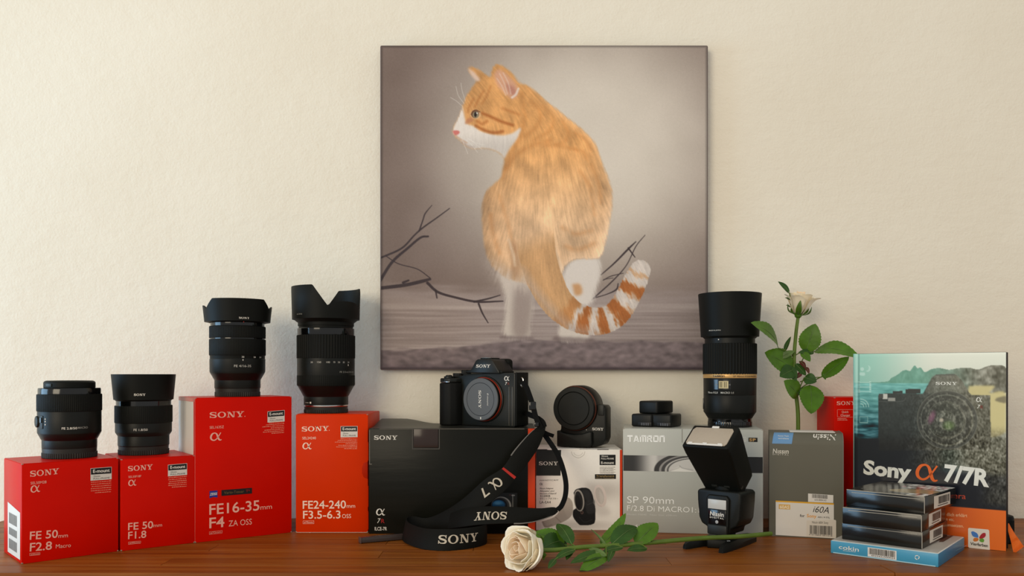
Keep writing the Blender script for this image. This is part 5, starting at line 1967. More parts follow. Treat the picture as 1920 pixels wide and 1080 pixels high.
battery_left(1183.5, 1.243, 30, zG, 'black camera battery, lower left of three stacked on the silver carton')
battery_left(1219.0, 1.232, 31, zG, 'black camera battery, lower right of three stacked on the silver carton')
battery_left(1197.5, 1.250, 42, zG + 0.0188, 'black camera battery on top of two others on the silver carton', False)

# ------------------------------------------------------------------ flash on its foot stand
st = empty('flash_stand', (0.275, 1.105, 0), 0, 'small black plastic foot stand under the flash', 'stand')


def leg(pts, w, z1_, nm):
    """Flat tapered leg along table points."""
    V, F = [], []
    P = [Vector((*p_, 0)) for p_ in pts]
    for i, p_ in enumerate(P):
        t = (P[min(i + 1, len(P) - 1)] - P[max(i - 1, 0)]).normalized()
        n = Vector((-t.y, t.x, 0))
        hw, zt = w[i] / 2, z1_[i]
        for a, b in ((-1, 0), (-1, .55), (-.6, 1), (.6, 1), (1, .55), (1, 0)):
            V.append(tuple(p_ + n * hw * a + Vector((0, 0, zt * b))))
    k = 6
    for i in range(len(P) - 1):
        for j in range(k):
            F.append((i * k + j, i * k + (j + 1) % k, (i + 1) * k + (j + 1) % k, (i + 1) * k + j))
    F += [tuple(range(k))[::-1], tuple((len(P) - 1) * k + j for j in range(k))]
    return mk(nm, V, F, M_black, st, None, 30, world=True)


leg([(.272, 1.118), (.245, 1.106), (.226, 1.0895), (.2215, 1.086)], [.018, .013, .009, .005], [.010, .010, .009, .006], 'stand_leg')
leg([(.322, 1.140), (.305, 1.120), (.285, 1.092), (.266, 1.066), (.262, 1.061)], [.016, .020, .016, .010, .006], [.010, .012, .011, .009, .006], 'stand_leg')
V, F = prism([(.252, 1.092), (.275, 1.084), (.287, 1.096), (.300, 1.120), (.290, 1.138), (.268, 1.138), (.254, 1.115)], 0.0005, 0.0115, .0015, 'z')
mk('stand_plate', V, F, M_black, st, world=True)
G().rbox((.2775, 1.0875, .0095), (.006, .005, .004), .0012, M=None).build('clamp_nub', M_chrome, st, world=True)

FA = math.radians(42)
fl_ = empty('flash_unit', (0.2830, 1.119, 0.0118), -FA, 'black camera flash with tilted head, standing before the silver carton', 'flash')
G().rbox((0, 0, 2.0 * mm), (19 * mm, 18 * mm, 4 * mm), .0006).build('shoe_plate', M_dgrey, fl_)
V, F = prism([(-15 * mm, 4 * mm), (15 * mm, 4 * mm), (17 * mm, 12 * mm), (25 * mm, 16 * mm), (29 * mm, 24 * mm), (31 * mm, 46 * mm), (31.5 * mm, 58 * mm), (28 * mm, 61 * mm), (-28 * mm, 61 * mm), (-31.5 * mm, 58 * mm), (-31 * mm, 46 * mm), (-29 * mm, 24 * mm), (-25 * mm, 16 * mm), (-17 * mm, 12 * mm)], -20 * mm, 22 * mm, 2.2 * mm, 'y', 3)
mk('flash_body', V, F, M_black, fl_)
V, F = prism([(-14.5 * mm, 3 * mm), (14.5 * mm, 3 * mm), (15 * mm, 14 * mm), (16.5 * mm, 50 * mm), (13 * mm, 55 * mm), (-13 * mm, 55 * mm), (-16.5 * mm, 50 * mm), (-15 * mm, 14 * mm)], -23.5 * mm, -17 * mm, 1.6 * mm, 'y', 3)
mk('front_panel', V, F, M_black, fl_)
G().rbox((0, -24.0 * mm, 43.2 * mm), (26 * mm, 1.6 * mm, 12.5 * mm), .0007).build('sensor_window', mat('milky_window', (196, 194, 188), 0.25), fl_)
bd = G().rbox((0, -23.8 * mm, 26.5 * mm), (25 * mm, 1.4 * mm, 19 * mm), .0005).build('badge_panel', M_gloss, fl_)
V2, F2, w2 = glyph_text('Nissin', .02, .1)
mk('lettering', [((-10 + v[0] / w2 * 20) * mm, -24.8 * mm, (28 + v[1] * 5.6) * mm) for v in V2], F2, M_white, bd, None, 0)
V2, F2, w2 = glyph_text('DIGITAL', .02, 0, 1.3)
mk('lettering', [((-10 + v[0] / w2 * 20) * mm, -24.8 * mm, (24.8 + v[1] * 2.0) * mm) for v in V2], F2, M_white, bd, None, 0)
G().lathe([(2.2 * mm, 0), (2.2 * mm, .6 * mm), (1.4 * mm, 1.0 * mm)], 20, M=Matrix.Translation((0, -24.3 * mm, 20.4 * mm)) @ Matrix.Rotation(math.pi / 2, 4, 'X')).build('sensor_eye', mat('pale_lens', (170, 170, 170), 0.15), bd)
G().rbox((0, -22.5 * mm, 10 * mm), (28 * mm, 6 * mm, 13 * mm), .0018).build('foot_cover', M_dgrey, fl_)
# swivel and head
G().lathe([(17 * mm, 0), (17 * mm, 5 * mm), (13 * mm, 7 * mm)], 40, M=Matrix.Translation((0, 3 * mm, 60.5 * mm))).build('swivel', M_matte, fl_)
g = G()
for sx in (-1, 1):
    g.lathe([(4.4 * mm, -2.2 * mm), (5 * mm, 0), (4.4 * mm, 2.2 * mm)], 24, M=Matrix.Translation((sx * 24.5 * mm, -8.0 * mm, 68 * mm)) @ Matrix.Rotation(math.pi / 2, 4, 'Y'))
g.each('hinge_knob', M_gloss, fl_)
el = math.radians(51)
e_ax = Vector((0, -math.cos(el), math.sin(el)))
nrm = Vector((0, math.sin(el), math.cos(el)))            # top side of the head
Hm = Matrix(((1, 0, 0, 0), (0, nrm.y, e_ax.y, 7 * mm), (0, nrm.z, e_ax.z, 70 * mm), (0, 0, 0, 1)))   # local x, top side, axis
V, F = prism([(-24 * mm, -8 * mm), (-26 * mm, 0), (-33 * mm, 66 * mm), (-33 * mm, 80 * mm), (33 * mm, 80 * mm), (33 * mm, 66 * mm), (26 * mm, 0), (24 * mm, -8 * mm)], -19 * mm, 22 * mm, 3.0 * mm, 'y', 3)
g = G()
g.add(V, F, 0, Hm)
g.build('flash_head', M_matte, fl_)
g = G()
V, F = prism([(-27 * mm, -15.5 * mm), (27 * mm, -15.5 * mm), (29 * mm, -12 * mm), (29 * mm, 12 * mm), (26 * mm, 16.5 * mm), (-26 * mm, 16.5 * mm), (-29 * mm, 12 * mm), (-29 * mm, -12 * mm)], 79.0 * mm, 81.0 * mm, .0008, 'z')
g.add(V, F, 0, Hm)
win = g.build('flash_window', mat('flash_diffuser', (176, 162, 144), 0.2, bump=0.0004, bscale=260, stretch=(4, 1, 1)), fl_)
g = G()
g.rbox((0, -15.6 * mm, 81.3 * mm), (50 * mm, 2.6 * mm, 1.2 * mm), .0003, M=Hm)
for x_ in (-21, 0, 21):
    g.rbox((x_ * mm, -14.6 * mm, 82 * mm), (6 * mm, 2.4 * mm, 1.4 * mm), .0003, M=Hm)
g.rbox((2 * mm, 17.0 * mm, 81.4 * mm), (10 * mm, 3.2 * mm, 1.6 * mm), .0006, M=Hm)
g.build('slide_panel_edge', mat('clear_plastic', (226, 222, 214), 0.1), win)
g = G()
for sx in (-1, 1):
    g.rbox((sx * 9 * mm, -19.2 * mm, 10 * mm), (8 * mm, .8 * mm, 3.4 * mm), .0003, M=Hm)
g.each('head_mark', M_dgrey, fl_)

# ------------------------------------------------------------------ roses
def green(name, rgb):
    return mat(name, rgb, 0.42, var=0.18, vscale=90, bump=0.0004, bscale=180)


M_leaf = green('rose_leaf', (74, 112, 22))
M_leaf2 = green('rose_leaf_dark', (44, 78, 22))
M_under = green('leaf_underside', (92, 116, 62))
M_stem = mat('rose_stem', (92, 116, 44), 0.45, var=0.15, vscale=60)
M_redshoot = mat('red_shoot', (92, 34, 34), 0.5)
M_petal = mat('cream_petal', (255, 242, 214), 0.5, var=0.03, vscale=70, sss=0.25)
M_petal_in = mat('blush_petal', (255, 228, 194), 0.5, var=0.03, vscale=70, sss=0.25)


def leaf(root, base, tip, width, n, bend=0.06, fold=0.12, m=None, twist=0.0, stalk=None, curl=0.0):
    base, tip, n = Vector(base), Vector(tip), Vector(n)
    ax = tip - base
    Ln = ax.length
    t = ax.normalized()
    n = (n - t * n.dot(t)).normalized()
    s_ = t.cross(n)
    N = 22
    vs_ = (-1, -.55, 0, .55, 1)
    V, F = [], []
    for side_ in (0, 1):
        for i in range(N + 1):
            u = i / N
            w_ = width / 2 * (math.sin(math.pi * u ** 0.80) ** 0.72 if 0 < u < 1 else 0.0)
            if i % 2:
                w_ *= 0.93
            w_ = max(w_, 0.00015)
            tw = twist * u
            sv = s_ * math.cos(tw) + n * math.sin(tw)
            nv = n * math.cos(tw) - s_ * math.sin(tw)
            c = base + ax * u + n * (bend * math.sin(math.pi * u) - curl * u * u) * Ln
            for v_ in vs_:
                V.append(tuple(c + sv * v_ * w_ + nv * (fold * abs(v_) * w_ + 0.03 * w_ * math.sin(9 * u + 2 * v_)) - nv * (0.0004 * side_ * (1 if abs(v_) < 1 else 0))))
    V = [(v[0], v[1], max(v[2], 0.0008)) for v in V]
    K = 5
    M_ = (N + 1) * K
    for i in range(N):
        for j in range(K - 1):
            a = i * K + j
            F.append((a, a + 1, a + K + 1, a + K))
            F.append((M_ + a, M_ + a + K, M_ + a + K + 1, M_ + a + 1))
    o = mk('leaf', V, F, m or M_leaf, root, None, 60, world=True)
    # midrib, a ridge along the middle
    R_ = [base + ax * u + n * (bend * math.sin(math.pi * u) - curl * u * u) * Ln + n * .0002 for u in np.linspace(0, .96, 12)]
    R_ = [Vector((q.x, q.y, max(q.z, 0.0012))) for q in R_]
    V, F = tube(R_, list(np.linspace(.0006, .0001, 12)), 5)
    mk('midrib', V, F, M_under, o, world=True)
    if stalk is not None:
        sp = Vector(stalk)
        mid = (sp + base) / 2 + Vector((0, 0, .002))
        V, F = tube(catmull([sp, mid, base], 5), .0008, 6)
        mk('leaf_stalk', V, F, M_stem, o, world=True)
    return o


def bloom(root, base, axis, R, Hh, seed, layers):
    rr_ = random.Random(seed)
    a = Vector(axis).normalized()
    e1 = a.cross(Vector((0.3, 0.2, 1))).normalized()
    e2 = a.cross(e1)
    base = Vector(base)
    k = 0
    for (num, rk, hk, span, curl, cup) in layers:
        for q in range(num):
            ph0 = k * 2.399 + rr_.uniform(-.2, .2)
            k += 1
            V, F = [], []
            NU, NV = 10, 10
            rj, hj = rk * R * rr_.uniform(.94, 1.06), hk * Hh * rr_.uniform(.95, 1.05)
            wv = rr_.uniform(0, 6)
            for th in (0, 1):
                for j in range(NV + 1):
                    v_ = j / NV
                    for i in range(NU + 1):
                        u = -1 + 2 * i / NU
                        sp = span * (math.sin(min(1.0, v_ * 1.25 + .10) * math.pi / 2) ** .6)
                        top = 1 - .22 * abs(u) ** 3 - .05 * (1 - abs(u)) * 0
                        vv = v_ * top
                        ph = ph0 + u * sp
                        rho = rj * (.22 + .78 * math.sin(min(1, vv * cup) * math.pi / 2) ** .9) + curl * R * max(0, vv - .62) ** 2 * 3.2 * (1 + .3 * math.sin(3 * u + wv))
                        rho += R * .05 * math.sin(2.6 * u * 2 + wv) * v_ + R * .02 * u * u
                        hgt = hj * vv - curl * Hh * max(0, vv - .78) ** 2 * 2.5 + Hh * .03 * math.sin(4.1 * u + 2 * wv) * v_ ** 2
                        rho -= th * 0.0005
                        p_ = base + a * hgt + (e1 * math.cos(ph) + e2 * math.sin(ph)) * max(rho, .0003)
                        V.append((p_.x, p_.y, max(p_.z, 0.0008 + th * .0003)))
            n1 = (NU + 1) * (NV + 1)
            for j in range(NV):
                for i in range(NU):
                    b = j * (NU + 1) + i
                    F.append((b, b + 1, b + NU + 2, b + NU + 1))
                    F.append((n1 + b, n1 + b + NU + 1, n1 + b + NU + 2, n1 + b + 1))
            for i in range(NU):
                b = NV * (NU + 1) + i
                F.append((b, b + 1, n1 + b + 1, n1 + b))
            mk('petal', V, F, M_petal_in if rk < .55 else M_petal, root, None, 60, world=True)


def sepals(root, base, axis, L_, R, n=5, out=.6):
    a = Vector(axis).normalized()
    e1 = a.cross(Vector((0.3, 0.2, 1))).normalized()
    e2 = a.cross(e1)
    for q in range(n):
        f = q * 2 * math.pi / n + .4
        e = e1 * math.cos(f) + e2 * math.sin(f)
        b = Vector(base) + e * R * .30
        tip = Vector(base) + e * R * (1.02) + a * L_ * (.55 + .25 * (q % 2))
        leaf(root, b, tip, L_ * .34, e, bend=.20, fold=.2, m=M_leaf).name = 'sepal'


# rose lying in front
rose = empty('cut_rose', (0.16, 1.02, 0), 0, 'cream rose with long green stem lying at the front of the table', 'rose', 'cream roses')
axs = Vector((-.66, -.66, .20)).normalized()
bc = Vector((0.0160, 0.9745, 0.0228))
b0_ = bc - axs * .0175
lay = [(2, .15, .98, 1.7, 0.0, 1.6), (3, .32, 1.02, 1.4, .02, 1.5), (3, .50, 1.02, 1.25, .08, 1.5), (4, .70, .98, 1.1, .20, 1.5), (4, .86, .90, 1.05, .36, 1.6), (4, .98, .80, 1.0, .50, 1.7)]
bloom(rose, b0_, axs, 0.0232, 0.036, 3, lay)
sepals(rose, b0_, axs, .022, .0235)
stem_pts = [b0_ - axs * -.002, Vector((.052, .992, .0185)), Vector((.085, .999, .0205)), vp(1150, 1023, 1.008), vp(1230, 1016.5, 1.032), vp(1315, 1009, 1.056), vp(1385, 1006, 1.075), vp(1446, 1000.5, 1.098)]
V, F = tube(catmull(stem_pts, 8), list(np.linspace(.0027, .0029, 57)), 10)
mk('stem', V, F, M_stem, rose, world=True)
G().lathe([(.0016, -.002), (.0042, 0), (.0046, .004), (.0028, .007)], 16, M=Matrix.Translation(b0_) @ axs.to_track_quat('Z', 'Y').to_matrix().to_4x4()).build('calyx', M_stem, rose, world=True)
g = G()
for i, (x_, y_, d_) in enumerate(((1222, 1017, 1.028), (1313, 1009, 1.054), (1172, 1020, 1.014))):
    c = vp(x_, y_, d_)
    g.tube([c, c + Vector((.001, -.0015, .0055 if i != 1 else -.002))], [.0012, .0001], 6)
g.each('thorn', M_stem, rose, world=True)
node1, node2, node3 = vp(1136, 1024, 1.004), vp(1080, 1030, .998), vp(1192, 1020, 1.02)
UP, FR = Vector((0, 0, 1)), Vector((0, -1, .25))
for base, tip, wpx, nrm_, kw in (
        ((1058, 1022, 1.02), (1000, 999, 1.035), 42, (0, -.6, .8), dict(bend=.10, m=M_leaf)),
        ((1060, 1012, 1.03), (1012, 1030, 1.005), 44, (0, -.75, .6), dict(bend=.08, m=M_leaf2)),
        ((1072, 1021, 1.005), (1045, 982, 1.045), 30, (.2, -.9, .4), dict(bend=.10, m=M_leaf2)),
        ((1141, 1034, .998), (1108, 992, 1.03), 9, (.5, -.6, .5), dict(bend=.04, fold=.4, m=M_under)),
        ((1127, 1021, 1.006), (1173, 958, 1.055), 28, (-.35, -.8, .5), dict(bend=-.10, m=M_leaf, curl=.05)),
        ((1147, 1021, 1.01), (1194, 988, 1.04), 38, (-.2, -.8, .5), dict(bend=.12, m=M_leaf2)),
        ((1192, 1020, 1.022), (1233, 981, 1.05), 40, (-.3, -.85, .4), dict(bend=.06, m=M_leaf)),
        ((1213, 1028, 1.018), (1176, 1032, 1.008), 20, (0, -.6, .8), dict(bend=.05, m=M_leaf2)),
        ((1136, 1038, .995), (1070, 1056, .968), 28, (0, -.5, .85), dict(bend=.06, m=M_leaf2)),
        ((1138, 1042, .99), (1086, 1075, .962), 30, (.1, -.6, .8), dict(bend=.10, m=M_leaf)),
        ((1137, 1043, .985), (1102, 1027, 1.0), 14, (.2, -.7, .6), dict(bend=.06, m=M_under)),
        ((1042, 1048, .975), (1028, 1066, .962), 13, (0, -.7, .7), dict(bend=.05, m=M_leaf2)),
        ((1078, 1031, .993), (1040, 1049, .975), 17, (0, -.6, .8), dict(bend=.08, m=M_leaf2)),
        ((1072, 1026, 1.0), (1062, 1050, .98), 15, (0, -.8, .6), dict(bend=.05, m=M_leaf2)),
        ((1150, 1028, 1.004), (1140, 1054, .975), 13, (0, -.8, .6), dict(bend=.05, m=M_leaf2)),
        ((1168, 1026, 1.006), (1128, 1036, .992), 16, (0, -.6, .8), dict(bend=.05, m=M_leaf2))):
    d_ = base[2]
    st_ = min((node1, node2, node3), key=lambda q: (q - vp(*base)).length)
    leaf(rose, vp(*base), vp(*tip), wpx / FPX * d_, nrm_, stalk=st_, **kw)

# rose standing behind the grey carton
rs = empty('standing_rose', (0.4225, 1.262, 0), 0, 'half-open cream rose standing upright behind the dark grey carton', 'rose', 'cream roses')
RD = 1.262
sb = vp(1496.5, 594, RD)
V, F = tube(catmull([Vector((.4235, RD, .0005)), vp(1496.5, 800, RD), vp(1493, 740, RD), vp(1489, 680, RD - .002), vp(1492, 630, RD - .002), sb], 8), list(np.linspace(.0031, .0024, 41)), 10)
mk('stem', V, F, M_stem, rs, world=True)
ax2 = Vector((.16, -.10, 1)).normalized()
G().lathe([(.0016, -.003), (.0048, 0), (.0056, .005), (.004, .008)], 16, M=Matrix.Translation(sb)).build('calyx', M_leaf, rs, world=True)
lay2 = [(3, .18, .98, 1.4, 0.10, 1.1), (4, .40, 1.0, .9, .35, 1.0), (5, .62, 1.0, .75, .55, .95), (5, .82, .97, .68, .62, .9), (5, .98, .86, .62, .66, .9)]
bloom(rs, sb + Vector((0, 0, .003)), ax2, 0.0190, 0.034, 9, lay2)
sepals(rs, sb + Vector((0, 0, .003)), ax2, .026, .0175, 5)
g0 = vp(1489, 668, RD)
g1 = vp(1495, 742, RD)
for base, tip, wpx, nrm_, st_, kw in (
        ((1459, 653, RD - .02), (1408, 605, RD - .075), 40, (.35, -.8, .5), g0, dict(bend=.10, m=M_leaf, fold=.15)),
        ((1487, 690, RD - .005), (1434, 661, RD - .02), 48, (.1, -.9, .3), g0, dict(bend=.05, m=M_leaf)),
        ((1462, 671, RD - .01), (1490, 658, RD - .012), 13, (0, -.9, .4), g0, dict(bend=.10, m=M_under)),
        ((1471, 660, RD), (1483, 631, RD + .005), 10, (-.7, -.6, .2), g0, dict(bend=.03, fold=.3, m=M_leaf2)),
        ((1489, 692, RD - .01), (1462, 706, RD - .025), 30, (.1, -.9, .3), g0, dict(bend=.06, m=M_leaf2)),
        ((1478, 686, RD - .008), (1492, 714, RD - .02), 20, (-.1, -.9, .3), g0, dict(bend=.06, m=M_leaf2)),
        ((1497, 741, RD - .006), (1470, 714, RD - .025), 36, (.1, -.95, .2), g1, dict(bend=.08, m=M_leaf)),
        ((1511, 660, RD - .004), (1529, 607, RD - .012), 41, (-.25, -.9, .2), g0, dict(bend=.06, m=M_leaf)),
        ((1526, 661, RD - .006), (1497, 661, RD - .01), 14, (0, -.8, .5), None, dict(bend=.05, m=M_leaf2)),
        ((1503, 660, RD - .008), (1519, 678, RD - .02), 17, (0, -.9, .4), None, dict(bend=.05, m=M_leaf)),
        ((1527, 659, RD - .006), (1612, 671, RD - .05), 40, (-.1, -.72, .7), vp(1511, 660, RD), dict(bend=.16, m=M_leaf, fold=.18)),
        ((1541, 707, RD - .012), (1592, 669, RD - .045), 26, (.25, -.85, .3), vp(1500, 716, RD), dict(bend=-.06, m=M_leaf, fold=.2)),
        ((1508, 708, RD - .01), (1531, 716, RD - .02), 24, (0, -.95, .2), g1, dict(bend=.08, m=M_leaf2)),
        ((1519, 722, RD - .008), (1521, 776, RD - .02), 47, (0, -.98, .15), g1, dict(bend=.07, m=M_leaf)),
        ((1497, 726, RD - .006), (1507, 748, RD - .012), 14, (0, -.95, .2), g1, dict(bend=.05, m=M_leaf2)),
        ((1491, 682, RD - .004), (1511, 704, RD - .01), 16, (0, -.9, .3), None, dict(bend=.06, m=M_leaf2)),
        ((1543, 700, RD - .014), (1548, 712, RD - .016), 8, (0, -.9, .3), None, dict(bend=.05, m=M_leaf)),
        ((1499, 677, RD - .006), (1511, 692, RD - .012), 9, (0, -.9, .3), None, dict(bend=.2, m=M_redshoot)),
        ((1509, 688, RD - .006), (1517, 701, RD - .012), 8, (0, -.9, .3), None, dict(bend=.2, m=M_redshoot)),
        ((1502, 699, RD - .006), (1492, 710, RD - .012), 9, (0, -.9, .3), None, dict(bend=.2, m=M_redshoot)),
        ((1480, 549, RD - .006), (1459, 528, RD - .012), 12, (.2, -.9, .3), vp(1483, 572, RD), dict(bend=.08, m=M_leaf2)),
        ((1481, 562, RD - .006), (1472, 558, RD - .012), 4, (.2, -.9, .3), None, dict(bend=.08, m=M_leaf2)),
        ((1482, 576, RD - .006), (1474, 572, RD - .012), 4, (.2, -.9, .3), None, dict(bend=.08, m=M_leaf2))):
    leaf(rs, vp(*base), vp(*tip), wpx / FPX * base[2], nrm_, stalk=st_, **kw)
g = G()
for pts in ([(1490, 690, RD), (1500, 684, RD), (1511, 660, RD)], [(1493, 738, RD), (1505, 728, RD), (1519, 722, RD)], [(1494, 735, RD), (1510, 722, RD), (1541, 706, RD - .01)], [(1490, 690, RD), (1500, 694, RD), (1509, 690, RD)]):
    V, F = tube(catmull([vp(*q) for q in pts], 6), .0009, 6)
    g.add(V, F)
g.each('side_shoot', M_stem, rs, world=True)

# ------------------------------------------------------------------ the book
BB, BR = tp(1887, 1034), tp(1601, 1004.4)      # front cover: lower right and lower left corner
u_ = (BB - BR).normalized()
bk_ = Vector((-u_.y, u_.x, 0))
BW, BH, BT = (BB - BR).length, 0.2528, 0.0250
book = empty('camera_book', BR + u_ * BW / 2 + bk_ * BT / 2, math.atan2(u_.y, u_.x), 'thick hardcover camera handbook standing at the right, with orange lower band', 'book')
fx = BW / 2
M_cover = mat('cover_dark', (30, 34, 38), 0.3)
mk('front_cover', *rbox((0, -BT / 2 + .0013, BH / 2), (BW, .0026, BH), .0006), M_cover, book)
mk('back_cover', *rbox((0, BT / 2 - .0013, BH / 2), (BW, .0026, BH), .0006), mat('back_cover_black', (34, 28, 28), 0.3), book)
V, F = prism([(-fx - .0016, -BT / 2 + .003), (-fx - .0005, -BT / 2), (-fx + .004, -BT / 2), (-fx + .004, BT / 2), (-fx - .0005, BT / 2), (-fx - .0016, BT / 2 - .003)], 0, BH, .0005, 'z')
mk('spine', V, F, mat('spine_teal', (140, 190, 180), 0.3), book)
mk('page_block', *rbox((-.0005, 0, BH / 2), (BW - .008, BT - .0053, BH - .006)), mat('page_edges', (216, 206, 186), 0.8, bump=.0003, bscale=30, stretch=(1, 60, 1)), book)
bf = Face(BR, u_, (0, 0, 1))


def paint_cover():
    W, Hn = 300, 390
    p = Paint(0, 0, 705, 916, W, Hn, (20, 24, 32))

    def c(zx, zy):
        bot = 890 + (zx - 145) / 705 * 78
        return (zx - 145, (zy - 52) / (bot - 52) * 916)

    def cs(*pts):
        return [c(*q) for q in pts]
    X, Y = p.X, p.Y
    # sky and sea
    lf = smooth01(X, 420, 0)[..., None]
    sky = np.array((226, 230, 214.0)) * (1 - lf) + np.array((150, 204, 186.0)) * lf
    tnn = smooth01(Y, 0, 150)[..., None]
    p.a = sky * (1 - tnn * .05) + 8 * smooth01(Y, 20, 0)[..., None]
    m = p.poly(cs((140, 186), (300, 182), (330, 165), (360, 150), (385, 132), (405, 130), (420, 134), (432, 118), (443, 108), (455, 122), (470, 118), (490, 140), (520, 126), (560, 122), (600, 130), (640, 124), (690, 122), (730, 130), (770, 116), (800, 112), (850, 126), (850, 240), (140, 240)), 1.2)
    tex = p.noise(3, 5, seed=2) * .5 + p.noise(8, 8, seed=3)
    mc = np.array((104, 158, 138.0)) * (1 - smooth01(X, 300, 620)[..., None]) + np.array((112, 112, 98.0)) * smooth01(X, 300, 620)[..., None]
    p.a = p.a * (1 - m[..., None]) + (mc + tex[..., None] * (5 + 14 * smooth01(X, 360, 600))[..., None]) * m[..., None]
    sea_y = 146
    m = smooth01(Y, sea_y - 3, sea_y + 3) * smooth01(X, 560, 420)
    sc_ = np.array((110, 178, 170.0)) * (1 - smooth01(Y, sea_y, 420)[..., None]) + np.array((22, 78, 88.0)) * smooth01(Y, sea_y, 420)[..., None]
    wv = p.noise(26, 4, seed=5) + .7 * p.noise(10, 2.5, seed=6)
    sc_ = sc_ + wv[..., None] * (8 + 14 * smooth01(Y, 200, 380))[..., None]
    p.a = p.a * (1 - m[..., None]) + sc_ * m[..., None]
    # sand at the right
    m = p.poly(cs((690, 205), (790, 205), (800, 215), (780, 240), (850, 243), (850, 420), (700, 430), (680, 260)), 4)
    p.put(m * .95, (206, 194, 138))
    p.put(p.poly(cs((810, 262), (850, 255), (850, 285), (806, 276)), 3) * .8, (110, 104, 82))
    # dark lower part
    dk = smooth01(Y + p.noise(20, 6, seed=8) * 8, 400, 440) * smooth01(X, 470, 380)
    p.put(dk, (16, 22, 28))
    dk = smooth01(Y, 520, 590)
    p.put(dk, (18, 22, 32))
    # printed camera
    rock = p.noise(2.2, 3.4, seed=11) + .6 * p.noise(6, 7, seed=12)
    body = p.poly(cs((266, 245), (300, 236), (480, 240), (500, 205), (520, 168), (540, 152), (630, 152), (655, 175), (690, 235), (700, 247), (782, 250), (786, 500), (268, 500)), 1.6, False)
    fade = smooth01(Y, 560, 440)
    bc_ = np.array((44, 48, 46.0)) * (1 - smooth01(X, 250, 520)[..., None]) + np.array((92, 92, 80.0)) * smooth01(X, 250, 520)[..., None]
    bc_ = bc_ * (1.05 - .5 * smooth01(Y, 330, 500)[..., None])
    bc_ = bc_ + rock[..., None] * (2 + 11 * smooth01(X, 180, 460))[..., None]
    p.a = p.a * (1 - (body * fade * .95)[..., None]) + bc_ * (body * fade * .95)[..., None]
    p.put(p.poly(cs((540, 150), (628, 150), (626, 158), (540, 158)), 1, False) * .8, (70, 74, 68))
    hump = p.poly(cs((490, 235), (520, 168), (540, 155), (628, 155), (655, 180), (680, 235)), 3)
    p.put(hump * .35, (140, 140, 124))
    for x0, x1, y0, y1, cc in ((338, 384, 225, 238, (50, 54, 52)), (398, 470, 217, 238, (44, 48, 46)), (288, 312, 238, 262, (196, 196, 186)), (314, 350, 256, 272, (150, 150, 142)), (268, 290, 238, 258, (70, 72, 68))):
        p.put(p.poly(cs((x0, y1), (x0, y0), (x1, y0), (x1, y1)), 1, False), cc)
    p.put(p.line(cs((268, 272), (330, 274), (385, 272), (400, 258)), 3, 2)[0] * .5, (110, 112, 106))
    # rock relief in the lower right
    m = smooth01(X + (Y - 400) * .35, 250, 480) * smooth01(Y, 330, 430) * smooth01(Y, 590, 520)
    m2 = smooth01(X, 560, 660) * smooth01(Y, 500, 540) * smooth01(Y, 735, 690)
    rk = np.array((84, 82, 66.0)) + rock[..., None] * 24
    p.a = p.a * (1 - (np.clip(m * .8 + m2 * .55, 0, .9))[..., None]) + rk * (np.clip(m * .8 + m2 * .55, 0, .9))[..., None]
    # lens rings
    cx_, cy_ = c(590, 362)
    for r_, w_, cc, al in ((134, 7, (120, 122, 110), .7), (128, 14, (52, 54, 50), .6), (118, 3, (130, 132, 120), .5), (100, 24, (44, 46, 42), .55), (88, 3, (110, 112, 100), .5), (78, 3, (120, 122, 108), .5), (62, 34, (38, 42, 36), .5), (42, 3, (110, 112, 100), .4)):
        d = np.abs(np.hypot(X - cx_ + (134 - r_) * .05, (Y - cy_) * .98) - r_)
        p.put(smooth01(d, w_ / 2 + 2, max(.1, w_ / 2 - 1)) * al, cc)
    q = c(522, 348)
    p.put(p.ell(q[0], q[1], 13, 30, 6, .35) * .6, (156, 92, 128))
    q = c(600, 388)
    p.put(p.ell(q[0], q[1], 24, 20, 10) * .45, (108, 150, 70))
    q = c(566, 362)
    p.put(p.ell(q[0], q[1], 9, 9, 4) * .8, (210, 196, 176))
    p.put(smooth01(np.hypot(X - cx_, Y - cy_), 132, 126) * np.clip(rock * .12, 0, .3), (170, 170, 150))
    # pictograms at the left
    pal = (196, 226, 214)
    q = c(186, 122)
    p.put(p.ell(*q, 9, 9, 1) * .7, pal)
    q = c(186, 142)
    p.put(p.poly([(q[0] - 13, q[1] + 10), (q[0] - 12, q[1] - 4), (q[0] + 12, q[1] - 4), (q[0] + 13, q[1] + 10)], 1.5) * .7, pal)
    q = c(214, 120)
    p.put(np.clip(p.ell(q[0], q[1], 14, 16, 1) - p.ell(q[0] - 8, q[1] - 4, 13, 15, 1), 0, 1) * .6, pal)
    for xx in (166, 222):
        for k in range(6):
            q = c(xx + 4, 182 + k * 9)
            p.put(p.poly([(q[0] - 4, q[1] - 3), (q[0] + 4, q[1] - 3), (q[0] + 4, q[1] + 3), (q[0] - 4, q[1] + 3)], .8, False) * .75, pal)
    for yy in (184, 205, 226):
        p.put(p.line(cs((176, yy), (222, yy)), 3, 1)[0] * .7, pal)
    q = c(180, 296)
    for r_ in (14, 26, 38):
        d = np.abs(np.hypot(X - q[0], Y - q[1]) - r_)
        p.put(smooth01(d, 3.5, 1.5) * ((X > q[0] - 2) & (Y < q[1] + 2)) * .55, pal)
    a_, b_ = c(172, 340), c(215, 372)
    p.put(np.clip(p.poly([a_, (b_[0], a_[1]), b_, (a_[0], b_[1])], .8, False) - p.poly([(a_[0] + 3, a_[1] + 3), (b_[0] - 3, a_[1] + 3), (b_[0] - 3, b_[1] - 3), (a_[0] + 3, b_[1] - 3)], .8, False), 0, 1) * .55, pal)
    # light edge by the spine
    p.put(smooth01(np.abs(X - 12), 9, 2) * smooth01(Y, 430, 380) * .4, (214, 240, 230))
    p.put(smooth01(np.abs(X - 24), 5, 1) * .3, (30, 60, 62))
